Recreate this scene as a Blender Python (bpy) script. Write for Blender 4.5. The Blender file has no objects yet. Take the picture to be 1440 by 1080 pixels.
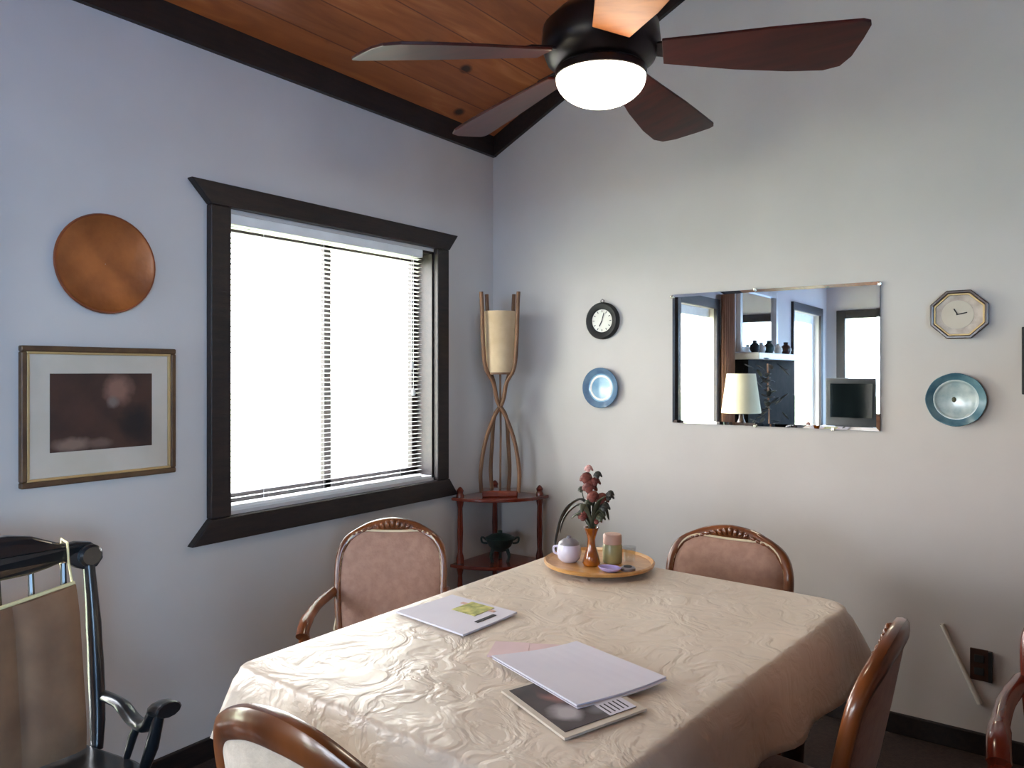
import bpy, bmesh, math, random
from mathutils import Vector, Matrix
random.seed(7)
PI = math.pi
D = bpy.data
COL = bpy.context.scene.collection

# ------------------------------------------------------------------ materials
def lin(c):
    return tuple(((v/255.0)/12.92 if v/255.0 <= 0.04045 else ((v/255.0+0.055)/1.055)**2.4) for v in c) + (1.0,)

def mat(name, c1, c2=None, scale=8.0, stretch=(1, 1, 1), rough=0.5, metal=0.0, bump=0.0, bscale=None,
        coat=0.0, spec=0.5, detail=4.0, lo=0.35, hi=0.65, sheen=0.0, trans=0.0, sub=0.0):
    m = D.materials.new(name); m.use_nodes = True
    nt = m.node_tree; N = nt.nodes; L = nt.links
    b = N['Principled BSDF']
    b.inputs['Roughness'].default_value = rough
    b.inputs['Metallic'].default_value = metal
    b.inputs['Specular IOR Level'].default_value = spec
    b.inputs['Coat Weight'].default_value = coat
    b.inputs['Coat Roughness'].default_value = 0.12
    b.inputs['Sheen Weight'].default_value = sheen
    b.inputs['Transmission Weight'].default_value = trans
    tc = N.new('ShaderNodeTexCoord'); mp = N.new('ShaderNodeMapping')
    mp.inputs['Scale'].default_value = stretch
    L.new(tc.outputs['Object'], mp.inputs['Vector'])
    no = N.new('ShaderNodeTexNoise'); no.inputs['Scale'].default_value = scale; no.inputs['Detail'].default_value = detail
    L.new(mp.outputs['Vector'], no.inputs['Vector'])
    cr = N.new('ShaderNodeValToRGB')
    cr.color_ramp.elements[0].position = lo; cr.color_ramp.elements[1].position = hi
    cr.color_ramp.elements[0].color = lin(c1)
    cr.color_ramp.elements[1].color = lin(c2 if c2 else tuple(min(255, v*1.06) for v in c1))
    L.new(no.outputs['Fac'], cr.inputs['Fac']); L.new(cr.outputs['Color'], b.inputs['Base Color'])
    if bump > 0:
        n2 = N.new('ShaderNodeTexNoise'); n2.inputs['Scale'].default_value = bscale or scale*3
        L.new(mp.outputs['Vector'], n2.inputs['Vector'])
        bp = N.new('ShaderNodeBump'); bp.inputs['Strength'].default_value = bump; bp.inputs['Distance'].default_value = 0.01
        L.new(n2.outputs['Fac'], bp.inputs['Height']); L.new(bp.outputs['Normal'], b.inputs['Normal'])
    return m

def glass_mat(name, tint=(1, 1, 1), mixf=0.08):
    m = D.materials.new(name); m.use_nodes = True; nt = m.node_tree; N = nt.nodes; L = nt.links
    N.clear()
    o = N.new('ShaderNodeOutputMaterial'); mx = N.new('ShaderNodeMixShader'); t = N.new('ShaderNodeBsdfTransparent')
    g = N.new('ShaderNodeBsdfGlossy'); g.inputs['Roughness'].default_value = 0.02
    mx.inputs['Fac'].default_value = mixf
    t.inputs['Color'].default_value = (*tint, 1)
    L.new(t.outputs[0], mx.inputs[1]); L.new(g.outputs[0], mx.inputs[2])
    L.new(mx.outputs[0], o.inputs['Surface'])
    return m

M = {}
M['wall'] = mat('wall_paint', (201, 195, 190), (206, 200, 195), scale=3, rough=0.85, bump=0.04, bscale=60)
M['trim'] = mat('dark_stained_trim', (22, 16, 16), (40, 27, 24), scale=10, stretch=(6, 1, 6), rough=0.5, bump=0.1)
M['floor'] = mat('dark_carpet', (50, 38, 34), (62, 48, 42), scale=60, rough=0.95, bump=0.3)
M['chairwood'] = mat('carved_chestnut_wood', (84, 42, 18), (132, 74, 34), scale=9, stretch=(1, 1, 0.35), rough=0.28, coat=0.5, bump=0.05)
M['redwood'] = mat('red_mahogany', (84, 26, 16), (122, 46, 26), scale=9, stretch=(1, 1, 0.3), rough=0.25, coat=0.6)
M['pad'] = mat('mauve_beige_upholstery', (150, 114, 98), (164, 128, 110), scale=40, rough=0.75, sheen=0.3, bump=0.15, bscale=150)
M['padpale'] = mat('cream_upholstery', (196, 178, 156), (208, 190, 168), scale=40, rough=0.75, sheen=0.3, bump=0.15, bscale=150)
M['welt'] = mat('cream_welt_piping', (206, 190, 160), rough=0.5)
M['black'] = mat('black_lacquer', (14, 18, 22), (24, 28, 32), scale=12, rough=0.28, coat=0.5)
M['blackmat'] = mat('matt_black', (20, 20, 20), (30, 29, 28), rough=0.6)
M['tan'] = mat('tan_suede', (118, 88, 66), (142, 108, 80), scale=7, rough=0.85, bump=0.15, bscale=30)
M['ribbon'] = mat('yellow_cord', (214, 200, 150), rough=0.7)
M['white'] = mat('white_paint', (226, 226, 222), rough=0.45)
M['slat'] = mat('white_vinyl_slat', (232, 232, 230), rough=0.4)
M['fan'] = mat('fan_cherry', (48, 15, 13), (70, 22, 17), scale=6, stretch=(0.6, 5, 5), rough=0.4, coat=0.12, spec=0.3)
M['fanorange'] = mat('fan_orange_brown', (176, 92, 36), (206, 120, 54), scale=6, stretch=(0.6, 4, 4), rough=0.5, coat=0.0, spec=0.3)
M['bronze'] = mat('dark_bronze_metal', (38, 32, 34), (54, 46, 48), rough=0.35, metal=0.8)
M['copper'] = mat('hammered_copper_brown', (136, 76, 34), (170, 100, 48), scale=10, rough=0.45, metal=0.25, bump=0.25, bscale=30)
M['copperrim'] = mat('dark_copper_rim', (110, 52, 26), (140, 70, 34), rough=0.4, metal=0.3)
M['goldframe'] = mat('antique_gold_frame', (78, 54, 36), (100, 74, 48), scale=20, rough=0.5, metal=0.1)
M['goldlip'] = mat('pale_gold_fillet', (186, 158, 110), rough=0.4, metal=0.4)
M['matboard'] = mat('cream_mat_board', (196, 186, 170), (204, 194, 180), rough=0.85)
M['silver'] = mat('polished_brass_clip', (200, 196, 180), rough=0.2, metal=1.0)
M['bluedish'] = mat('blue_glazed_china', (112, 160, 196), (150, 190, 214), scale=14, rough=0.18, coat=0.6)
M['bluerim'] = mat('slate_blue_china_rim', (86, 112, 142), (110, 138, 162), scale=20, rough=0.2, coat=0.5)
M['tealdish'] = mat('teal_glazed_rim', (66, 104, 122), (106, 142, 152), scale=14, rough=0.2, coat=0.6)
M['palecentre'] = mat('pale_grey_china', (150, 172, 176), (190, 204, 202), scale=26, rough=0.2, coat=0.5)
M['ivory'] = mat('ivory_face', (226, 222, 210), (232, 230, 220), rough=0.4)
M['dimface'] = mat('brown_grey_face', (150, 132, 116), (190, 174, 158), scale=22, rough=0.3)
M['darkwood'] = mat('dark_walnut', (46, 26, 18), (66, 38, 26), scale=12, rough=0.35, coat=0.3)
M['teal'] = mat('dark_teal_panel', (22, 60, 72), (34, 80, 92), rough=0.5)
M['bark'] = mat('peeled_branch_wood', (92, 60, 38), (140, 98, 66), scale=14, stretch=(1, 1, 0.3), rough=0.6, bump=0.2)
M['parch'] = mat('parchment_shade', (196, 168, 132), (212, 186, 150), scale=10, rough=0.8)
M['creamshade'] = mat('cream_lampshade', (222, 214, 178), (230, 222, 190), rough=0.8)
M['greeniron'] = mat('green_black_cast_iron', (30, 46, 44), (52, 70, 66), scale=18, rough=0.45, metal=0.3)
M['traywood'] = mat('honey_wood_tray', (176, 124, 66), (206, 156, 92), scale=7, stretch=(1, 5, 1), rough=0.35, coat=0.3)
M['amber'] = mat('amber_brown_glass', (140, 70, 14), (190, 110, 30), rough=0.08, coat=0.8, trans=0.35)
M['china'] = mat('white_lavender_china', (206, 200, 222), (222, 218, 232), rough=0.2, coat=0.4)
M['greylid'] = mat('grey_lid', (130, 126, 132), rough=0.35)
M['greenjar'] = mat('green_yellow_label', (146, 146, 108), (184, 172, 118), scale=14, rough=0.35)
M['pinklid'] = mat('dusty_pink_lid', (196, 160, 144), rough=0.45)
M['lavender'] = mat('lavender_glaze', (160, 148, 210), (184, 174, 224), rough=0.2, coat=0.5)
M['petal'] = mat('dusty_red_petal', (84, 34, 30), (118, 56, 46), scale=30, rough=0.7)
M['petalpink'] = mat('pale_pink_petal', (196, 150, 146), (210, 168, 160), rough=0.7)
M['leaf'] = mat('dark_olive_leaf', (48, 52, 38), (74, 78, 58), scale=20, rough=0.6)
M['leafdark'] = mat('blackish_leaf', (34, 36, 34), (54, 56, 52), rough=0.5)
M['paper'] = mat('white_paper', (206, 204, 216), (212, 210, 220), rough=0.7)
M['pinkpaper'] = mat('pale_pink_paper', (208, 184, 186), rough=0.7)
M['stone'] = mat('dark_slate_stone', (14, 14, 13), (34, 31, 28), scale=9, rough=0.9, spec=0.2, bump=0.3)
M['mantel'] = mat('pale_marble', (190, 188, 184), (210, 208, 204), rough=0.4)
M['screen'] = mat('black_screen_glass', (8, 12, 12), rough=0.1, coat=0.6)
M['curtain'] = mat('brown_drape', (122, 84, 62), (142, 100, 76), scale=20, stretch=(1, 6, 0.3), rough=0.9)
M['grass'] = mat('lawn_grass', (172, 170, 120), (196, 190, 146), scale=3, rough=1.0)
M['bluebounce'] = mat('blue_bounce_ground', (100, 118, 144), (116, 134, 158), scale=4, rough=0.9)
M['clear'] = glass_mat('window_glass')
M['tumbler'] = glass_mat('clear_tumbler_glass', (0.93, 0.95, 0.96))
M['ink'] = mat('dark_ink', (34, 32, 40), rough=0.7)
M['printgreen'] = mat('printed_green_yellow', (120, 130, 62), (206, 200, 120), scale=40, rough=0.6)
M['wand'] = mat('ivory_rod', (214, 208, 196), rough=0.35)
M['sofa'] = mat('white_doily', (214, 212, 208), rough=0.9)

# mirror
m = D.materials.new('mirror_silvering'); m.use_nodes = True
b = m.node_tree.nodes['Principled BSDF']; b.inputs['Metallic'].default_value = 1; b.inputs['Roughness'].default_value = 0.01
b.inputs['Base Color'].default_value = (0.9, 0.91, 0.9, 1); M['mirror'] = m

# light bowl
m = D.materials.new('lit_frosted_bowl'); m.use_nodes = True
b = m.node_tree.nodes['Principled BSDF']; b.inputs['Base Color'].default_value = (0.9, 0.88, 0.82, 1)
b.inputs['Emission Color'].default_value = (1.0, 0.86, 0.66, 1); b.inputs['Emission Strength'].default_value = 26.0
M['bowl'] = m

def pine():
    m = D.materials.new('knotty_pine_planks'); m.use_nodes = True; nt = m.node_tree; N = nt.nodes; L = nt.links
    b = N['Principled BSDF']; b.inputs['Roughness'].default_value = 0.5; b.inputs['Coat Weight'].default_value = 0.1
    tc = N.new('ShaderNodeTexCoord'); sp = N.new('ShaderNodeSeparateXYZ'); L.new(tc.outputs['Object'], sp.inputs[0])
    def mth(op, a, bb=None):
        n = N.new('ShaderNodeMath'); n.operation = op
        for i, v in enumerate((a, bb)):
            if v is None: continue
            if isinstance(v, (int, float)): n.inputs[i].default_value = v
            else: L.new(v, n.inputs[i])
        return n.outputs[0]
    xs = mth('DIVIDE', sp.outputs['X'], 0.125)
    idx = mth('FLOOR', xs); fr = mth('FRACT', xs)
    wn = N.new('ShaderNodeTexWhiteNoise'); wn.noise_dimensions = '1D'; L.new(idx, wn.inputs['W'])
    mp = N.new('ShaderNodeMapping'); mp.inputs['Scale'].default_value = (9, 1.1, 9); L.new(tc.outputs['Object'], mp.inputs[0])
    cv = N.new('ShaderNodeVectorMath'); cv.operation = 'ADD'
    L.new(mp.outputs[0], cv.inputs[0]); L.new(wn.outputs['Color'], cv.inputs[1])
    no = N.new('ShaderNodeTexNoise'); no.inputs['Scale'].default_value = 1.8; no.inputs['Detail'].default_value = 7; no.inputs['Distortion'].default_value = 1.2
    L.new(cv.outputs[0], no.inputs['Vector'])
    f = mth('ADD', mth('MULTIPLY', no.outputs['Fac'], 0.75), mth('MULTIPLY', wn.outputs['Value'], 0.2))
    cr = N.new('ShaderNodeValToRGB'); e = cr.color_ramp.elements
    e[0].position = 0.3; e[0].color = lin((138, 70, 30)); e[1].position = 0.78; e[1].color = lin((200, 126, 70))
    k = cr.color_ramp.elements.new(0.55); k.color = lin((168, 92, 44))
    L.new(f, cr.inputs['Fac'])
    vo = N.new('ShaderNodeTexVoronoi'); vo.inputs['Scale'].default_value = 4.2
    mp2 = N.new('ShaderNodeMapping'); mp2.inputs['Scale'].default_value = (1.0, 0.75, 1.0); L.new(tc.outputs['Object'], mp2.inputs[0]); L.new(mp2.outputs[0], vo.inputs['Vector'])
    kr = N.new('ShaderNodeValToRGB'); kr.color_ramp.elements[0].position = 0.07; kr.color_ramp.elements[1].position = 0.13
    kr.color_ramp.elements[0].color = (0, 0, 0, 1); kr.color_ramp.elements[1].color = (1, 1, 1, 1)
    L.new(vo.outputs['Distance'], kr.inputs['Fac'])
    mx = N.new('ShaderNodeMixRGB'); mx.inputs['Color1'].default_value = lin((52, 24, 12)); L.new(kr.outputs['Color'], mx.inputs['Fac']); L.new(cr.outputs['Color'], mx.inputs['Color2'])
    seam = mth('GREATER_THAN', fr, 0.035)
    mx2 = N.new('ShaderNodeMixRGB'); mx2.inputs['Color1'].default_value = lin((112, 54, 26)); L.new(seam, mx2.inputs['Fac']); L.new(mx.outputs['Color'], mx2.inputs['Color2'])
    L.new(mx2.outputs['Color'], b.inputs['Base Color'])
    return m
M['pine'] = pine()

def cloth_mat():
    m = mat('ivory_damask_cloth', (208, 193, 174), (216, 202, 184), scale=5, rough=0.38, sheen=0.1, spec=0.5)
    nt = m.node_tree; N = nt.nodes; L = nt.links; b = N['Principled BSDF']
    tc = N.new('ShaderNodeTexCoord')
    n1 = N.new('ShaderNodeTexNoise'); n1.inputs['Scale'].default_value = 11; n1.inputs['Detail'].default_value = 3; n1.inputs['Distortion'].default_value = 2.2
    L.new(tc.outputs['Object'], n1.inputs['Vector'])
    r1 = N.new('ShaderNodeValToRGB'); r1.color_ramp.elements[0].position = 0.40; r1.color_ramp.elements[1].position = 0.60
    L.new(n1.outputs['Fac'], r1.inputs['Fac'])
    n2 = N.new('ShaderNodeTexNoise'); n2.inputs['Scale'].default_value = 3.2; n2.inputs['Detail'].default_value = 3
    L.new(tc.outputs['Object'], n2.inputs['Vector'])
    mix = N.new('ShaderNodeMath'); mix.operation = 'MULTIPLY_ADD'; mix.inputs[1].default_value = 0.45
    L.new(r1.outputs['Color'], mix.inputs[0]); L.new(n2.outputs['Fac'], mix.inputs[2])
    bp = N.new('ShaderNodeBump'); bp.inputs['Strength'].default_value = 0.26; bp.inputs['Distance'].default_value = 0.014
    L.new(mix.outputs[0], bp.inputs['Height']); L.new(bp.outputs['Normal'], b.inputs['Normal'])
    return m
M['cloth'] = cloth_mat()

def blob_mat(name, base, blobs, c2=None, rough=0.5):
    """flat picture colours: base with soft-edged blobs (centre xyz, radii xyz, colour) in object space"""
    m = mat(name, base, c2, scale=9, rough=rough)
    nt = m.node_tree; N = nt.nodes; L = nt.links; b = N['Principled BSDF']
    src = b.inputs['Base Color'].links[0].from_socket
    tc = N.new('ShaderNodeTexCoord')
    nz = N.new('ShaderNodeTexNoise'); nz.inputs['Scale'].default_value = 30; L.new(tc.outputs['Object'], nz.inputs['Vector'])
    for (c, r, col) in blobs:
        mp = N.new('ShaderNodeMapping'); mp.vector_type = 'TEXTURE'
        mp.inputs['Location'].default_value = c; mp.inputs['Scale'].default_value = r
        L.new(tc.outputs['Object'], mp.inputs[0])
        ln = N.new('ShaderNodeVectorMath'); ln.operation = 'LENGTH'; L.new(mp.outputs[0], ln.inputs[0])
        ad = N.new('ShaderNodeMath'); ad.operation = 'MULTIPLY_ADD'; ad.inputs[1].default_value = 0.8; L.new(nz.outputs['Fac'], ad.inputs[0]); L.new(ln.outputs['Value'], ad.inputs[2])
        mr = N.new('ShaderNodeMapRange'); mr.inputs[1].default_value = 0.9; mr.inputs[2].default_value = 1.6; mr.inputs[3].default_value = 1; mr.inputs[4].default_value = 0
        L.new(ad.outputs[0], mr.inputs[0])
        mx = N.new('ShaderNodeMixRGB'); L.new(mr.outputs[0], mx.inputs['Fac']); L.new(src, mx.inputs['Color1']); mx.inputs['Color2'].default_value = lin(col)
        src = mx.outputs['Color']
    L.new(src, b.inputs['Base Color'])
    return m

# ------------------------------------------------------------------ mesh helpers
class MB:
    def __init__(s): s.v = []; s.f = []
    def add(s, vs, fs):
        o = len(s.v); s.v += [tuple(v) for v in vs]; s.f += [tuple(i+o for i in f) for f in fs]; return s
    def box(s, c, d, rot=None):
        x, y, z = d[0]/2, d[1]/2, d[2]/2
        vs = [Vector(p) for p in ((-x,-y,-z),(x,-y,-z),(x,y,-z),(-x,y,-z),(-x,-y,z),(x,-y,z),(x,y,z),(-x,y,z))]
        if rot is not None: vs = [rot @ v for v in vs]
        vs = [v+Vector(c) for v in vs]
        return s.add(vs, [(0,3,2,1),(4,5,6,7),(0,1,5,4),(1,2,6,5),(2,3,7,6),(3,0,4,7)])
    def b2(s, lo, hi):
        return s.box([(a+b)/2 for a, b in zip(lo, hi)], [b-a for a, b in zip(lo, hi)])
    def lathe(s, prof, n=32, c=(0,0,0), R=None, cap=True, sx=1, sy=1):
        vs = []; fs = []
        for r, z in prof:
            for i in range(n):
                a = 2*PI*i/n; v = Vector((r*math.cos(a)*sx, r*math.sin(a)*sy, z))
                if R is not None: v = R @ v
                vs.append(v+Vector(c))
        for j in range(len(prof)-1):
            for i in range(n):
                k = (i+1) % n
                fs.append((j*n+i, j*n+k, (j+1)*n+k, (j+1)*n+i))
        if cap:
            fs.append(tuple(range(n))[::-1]); fs.append(tuple((len(prof)-1)*n+i for i in range(n)))
        return s.add(vs, fs)
    def sweep(s, pts, rx, ry=None, n=10, up=(0,0,1), closed=False, square=0.0):
        pts = [Vector(p) for p in pts]; m_ = len(pts); up = Vector(up)
        if not isinstance(rx, (list, tuple)): rx = [rx]*m_
        if ry is None: ry = rx
        if not isinstance(ry, (list, tuple)): ry = [ry]*m_
        vs = []; fs = []
        for i, p in enumerate(pts):
            if closed: t = pts[(i+1) % m_]-pts[i-1]
            else: t = pts[min(i+1, m_-1)]-pts[max(i-1, 0)]
            t.normalize()
            a = t.cross(up)
            if a.length < 1e-4: a = t.cross(Vector((1, 0, 0)))
            a.normalize(); bb = a.cross(t).normalized()
            for k in range(n):
                th = 2*PI*k/n; ct, st = math.cos(th), math.sin(th)
                if square:
                    q = 1-square*0.6
                    ct = math.copysign(abs(ct)**q, ct); st = math.copysign(abs(st)**q, st)
                vs.append(p+a*(rx[i]*ct)+bb*(ry[i]*st))
        for j in range(m_ if closed else m_-1):
            j2 = (j+1) % m_
            for k in range(n):
                k2 = (k+1) % n
                fs.append((j*n+k, j*n+k2, j2*n+k2, j2*n+k))
        if not closed:
            fs.append(tuple(range(n))[::-1]); fs.append(tuple((m_-1)*n+k for k in range(n)))
        return s.add(vs, fs)
    def prism(s, poly, fn0, fn1):
        """poly: 2D points; fn0/fn1 map (a,b) to 3D for the two faces"""
        n = len(poly)
        vs = [fn0(*p) for p in poly]+[fn1(*p) for p in poly]
        fs = [tuple(range(n))[::-1], tuple(range(n, 2*n))]+[(i, (i+1) % n, n+(i+1) % n, n+i) for i in range(n)]
        return s.add(vs, fs)
    def ball(s, c, r, n=12, sc=(1,1,1), R=None):
        prof = [(max(1e-4, math.sin(PI*j/n))*1.0, -math.cos(PI*j/n)) for j in range(n+1)]
        vs = []; fs = []; q = n+4
        for rr, z in prof:
            for i in range(q):
                a = 2*PI*i/q; v = Vector((rr*math.cos(a)*sc[0], rr*math.sin(a)*sc[1], z*sc[2]))*r
                if R is not None: v = R @ v
                vs.append(v+Vector(c))
        for j in range(n):
            for i in range(q): fs.append((j*q+i, j*q+(i+1) % q, (j+1)*q+(i+1) % q, (j+1)*q+i))
        return s.add(vs, fs)
    def build(s, name, m, parent=None, smooth=False, bevel=0.0, sub=0, seg=2):
        me = D.meshes.new(name); me.from_pydata(s.v, [], s.f); me.update()
        bm = bmesh.new(); bm.from_mesh(me); bmesh.ops.recalc_face_normals(bm, faces=bm.faces[:]); bm.to_mesh(me); bm.free()
        o = D.objects.new(name, me); COL.objects.link(o)
        o.data.materials.append(M[m] if isinstance(m, str) else m)
        if parent: o.parent = parent
        if smooth:
            for p in me.polygons: p.use_smooth = True
            try: me.set_sharp_from_angle(angle=math.radians(42))
            except Exception: pass
        if bevel:
            bv = o.modifiers.new('bevel', 'BEVEL'); bv.width = bevel; bv.segments = seg; bv.limit_method = 'ANGLE'; bv.angle_limit = math.radians(40)
        if sub:
            sb = o.modifiers.new('sub', 'SUBSURF'); sb.levels = sub; sb.render_levels = sub
        return o

def empty(name, loc=(0,0,0), rz=0.0):
    o = D.objects.new(name, None); COL.objects.link(o); o.location = loc; o.rotation_euler = (0, 0, rz)
    o.empty_display_size = 0.1
    return o
def tag(o, label, cat, group=None):
    o['label'] = label; o['category'] = cat
    if group: o['group'] = group
    return o
def st(o): o['kind'] = 'structure'; return o
def smoothpath(pts, n=6, closed=False):
    """Catmull-Rom resample"""
    P = [Vector(p) for p in pts]; out = []; m_ = len(P)
    rng = range(m_) if closed else range(m_-1)
    for i in rng:
        p0 = P[i-1] if (closed or i > 0) else P[0]; p1 = P[i]; p2 = P[(i+1) % m_]
        p3 = P[(i+2) % m_] if (closed or i+2 < m_) else P[-1]
        for k in range(n):
            t = k/n
            out.append(0.5*((2*p1)+(-p0+p2)*t+(2*p0-5*p1+4*p2-p3)*t*t+(-p0+3*p1-3*p2+p3)*t**3))
    if not closed: out.append(P[-1])
    return out
RX = lambda a: Matrix.Rotation(a, 3, 'X')
RY = lambda a: Matrix.Rotation(a, 3, 'Y')
RZ = lambda a: Matrix.Rotation(a, 3, 'Z')

# ------------------------------------------------------------------ room shell
RW, RL = 5.0, -6.79          # room width (x), far end (y)
EZ = 2.525; SL = 0.49        # ceiling height at the left wall, slope
RIDGE = 2.5; RZZ = EZ+SL*RIDGE
T = 0.14

b = MB(); b.b2((-T, RL-T, -0.1), (RW+T, T, 0.0)); st(b.build('floor', 'floor'))

def wall_boxes(mb, axis, p0, p1, a0, a1, z0, z1, holes):
    """boxes of a wall between planes p0..p1 on `axis`, running a0..a1, with rectangular holes (lo,hi,zlo,zhi)"""
    def bx(s0, s1, q0, q1):
        if s1-s0 < 1e-5 or q1-q0 < 1e-5: return
        if axis == 'x': mb.b2((p0, s0, q0), (p1, s1, q1))
        else: mb.b2((s0, p0, q0), (s1, p1, q1))
    cur = a0
    for (h0, h1, w0, w1) in sorted(holes):
        bx(cur, h0, z0, z1); bx(h0, h1, z0, w0); bx(h0, h1, w1, z1); cur = h1
    bx(cur, a1, z0, z1)

W1 = (-1.538, -0.455, 0.837, 1.89)      # dining window (y0,y1,z0,z1)
W2 = (-3.06, -2.33, 0.30, 1.86)         # tall window further along the left wall
DR = (-6.42, -5.32, 0.0, 2.0)           # glazed door beyond the fireplace
W3 = (0.22, 1.75, 0.75, 1.98)           # rear wall window (x0,x1,z0,z1)
W4 = (-6.0, -3.3, 0.05, 2.3)            # wide opening in the right wall, unseen, placed to light the left wall
b = MB(); wall_boxes(b, 'x', -T, 0, RL-T, T, 0, EZ+0.02, [W1, W2, DR]); st(b.build('wall_left', 'wall'))
b = MB(); wall_boxes(b, 'x', RW, RW+T, RL-T, T, 0, EZ+0.02, [W4]); st(b.build('wall_right', 'wall'))
gable = [(0, 0), (RW, 0), (RW, EZ), (RIDGE, RZZ), (0, EZ)]
b = MB(); b.prism(gable, lambda a, c: (a, 0, c), lambda a, c: (a, T, c)); st(b.build('wall_back', 'wall'))
b = MB(); wall_boxes(b, 'y', RL-T, RL, 0, RW, 0, EZ, [W3]); b.prism([(0, EZ), (RW, EZ), (RIDGE, RZZ)], lambda a, c: (a, RL-T, c), lambda a, c: (a, RL, c)); st(b.build('wall_rear', 'wall'))
b = MB()
b.prism([(-T, EZ-SL*T), (RIDGE, RZZ), (RW+T, EZ-SL*T), (RW+T, EZ-SL*T+0.1), (RIDGE, RZZ+0.1), (-T, EZ-SL*T+0.1)], lambda a, c: (a, RL-T, c), lambda a, c: (a, T, c))
st(b.build('ceiling', 'pine'))
# dark trim under the ceiling
b = MB(); b.prism([(0.0, 2.434), (0.022, 2.434), (0.022, EZ+SL*0.022), (0, EZ)], lambda a, c: (a, RL, c), lambda a, c: (a, 0, c)); st(b.build('trim_1', 'trim'))
def gab(a0, a1, dz): return EZ+SL*(a0 if a0 <= RIDGE else 2*RIDGE-a0)+dz
b = MB(); b.prism([(0.022, gab(0.022,0,-0.098)), (RIDGE, gab(RIDGE,0,-0.098)), (RW, gab(RW,0,-0.098)), (RW, gab(RW,0,0)), (RIDGE, gab(RIDGE,0,0)), (0.022, gab(0.022,0,0))], lambda a, c: (a, -0.022, c), lambda a, c: (a, 0, c)); st(b.build('trim_2', 'trim'))
b = MB(); b.b2((0, -5.28, 0), (0.016, 0, 0.075)); st(b.build('baseboard_left', 'trim', bevel=0.004))
b = MB(); b.b2((0.016, -0.016, 0), (RW, 0, 0.075)); st(b.build('baseboard_back', 'trim', bevel=0.004))

# dining window
w = st(empty('window_1', (0, 0, 0)))
cas = MB()
cas.prism([(-1.687, 1.982), (-0.317, 1.982), (-0.379, 1.905), (-1.614, 1.905)], lambda a, c: (0, a, c), lambda a, c: (0.035, a, c))
cas.build('head_casing', 'trim', w, bevel=0.004)
cas = MB(); cas.prism([(-1.687, 0.743), (-0.317, 0.743), (-0.379, 0.825), (-1.614, 0.825)], lambda a, c: (0, a, c), lambda a, c: (0.035, a, c)); cas.build('sill_casing', 'trim', w, bevel=0.004)
for y0, y1 in ((-1.614, -1.536), (-0.457, -0.379)):
    MB().b2((0, y0, 0.825), (0.03, y1, 1.905)).build('side_casing', 'trim', w, bevel=0.004)
j = MB()
j.b2((-T, W1[0], W1[2]), (0, W1[0]+0.012, W1[3])); j.b2((-T, W1[1]-0.012, W1[2]), (0, W1[1], W1[3]))
MB().b2((-T, W1[0]+.012, W1[2]), (0, W1[1]-.012, W1[2]+0.010)).build('sill_board', 'white', w); j.b2((-T, W1[0], W1[3]-0.012), (0, W1[1], W1[3]))
j.build('jamb_liner', 'trim', w)
sf = MB()
for y0, y1 in ((W1[0]+.012, W1[0]+.045), (-1.02, -0.985), (W1[1]-.045, W1[1]-.012)): sf.b2((-0.125, y0, W1[2]+.012), (-0.095, y1, W1[3]-.012))
for z0, z1 in ((W1[2]+.012, W1[2]+.045), (W1[3]-.045, W1[3]-.012)): sf.b2((-0.125, W1[0]+.012, z0), (-0.095, W1[1]-.012, z1))
sf.build('window_frame', 'trim', w, bevel=0.003)
MB().b2((-0.112, W1[0]+.03, W1[2]+.03), (-0.108, W1[1]-.03, W1[3]-.03)).build('pane', 'clear', w)

# venetian blind
vb = tag(empty('venetian_blind', (-0.018, -1.03, 1.884)), 'white horizontal slat blind filling the dark framed dining window', 'blind')
Y0, Y1 = -1.532, -0.530
MB().b2((-0.02, Y0+1.03, -0.03), (0.02, Y1+1.03, 0.006)).build('head_rail', 'slat', vb, bevel=0.003)
sl = MB(); n = 54; zt, zb = 1.846, 0.862
for i in range(n):
    z = zt+(zb-zt)*i/(n-1)-1.884
    a = 0.10
    dx, dz = 0.0125*math.cos(a), 0.0125*math.sin(a)
    cs = [(-dx, -dz-0.001), (0, 0.0012), (dx, dz-0.001)]
    ys = (Y0+1.03, Y1+1.03)
    vs = [(x, y, z+q) for y in ys for x, q in cs]+[(x, y, z+q-0.0008) for y in ys for x, q in cs]
    sl.add(vs, [(0,1,4,3),(1,2,5,4),(6,9,10,7),(7,10,11,8),(0,3,9,6),(2,8,11,5),(0,6,7,1),(1,7,8,2),(3,4,10,9),(4,5,11,10)])
sl.build('slats', 'slat', vb)
MB().b2((-0.013, Y0+1.03, -1.045), (0.013, Y1+1.03, -1.030)).build('bottom_rail', 'slat', vb, bevel=0.002)
for y in (-0.35, -0.07, 0.36):
    MB().sweep([(0.0135, y, -0.03), (0.0135, y, -1.03)], 0.0007, n=4, up=(1,0,0)).build('ladder_cord', 'slat', vb)
for y, zl in ((0.425, -0.52), (0.435, -0.64)):
    c = MB().sweep([(0.022, y, -0.02), (0.022, y, zl)], 0.0012, n=6, up=(1,0,0)).build('pull_cord', 'slat', vb)
    MB().lathe([(0.004, 0.012), (0.009, 0), (0.010, -0.016), (0.006, -0.022)], 12, (0.022, y, zl)).build('tassel', 'white', c, smooth=True)

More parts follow.
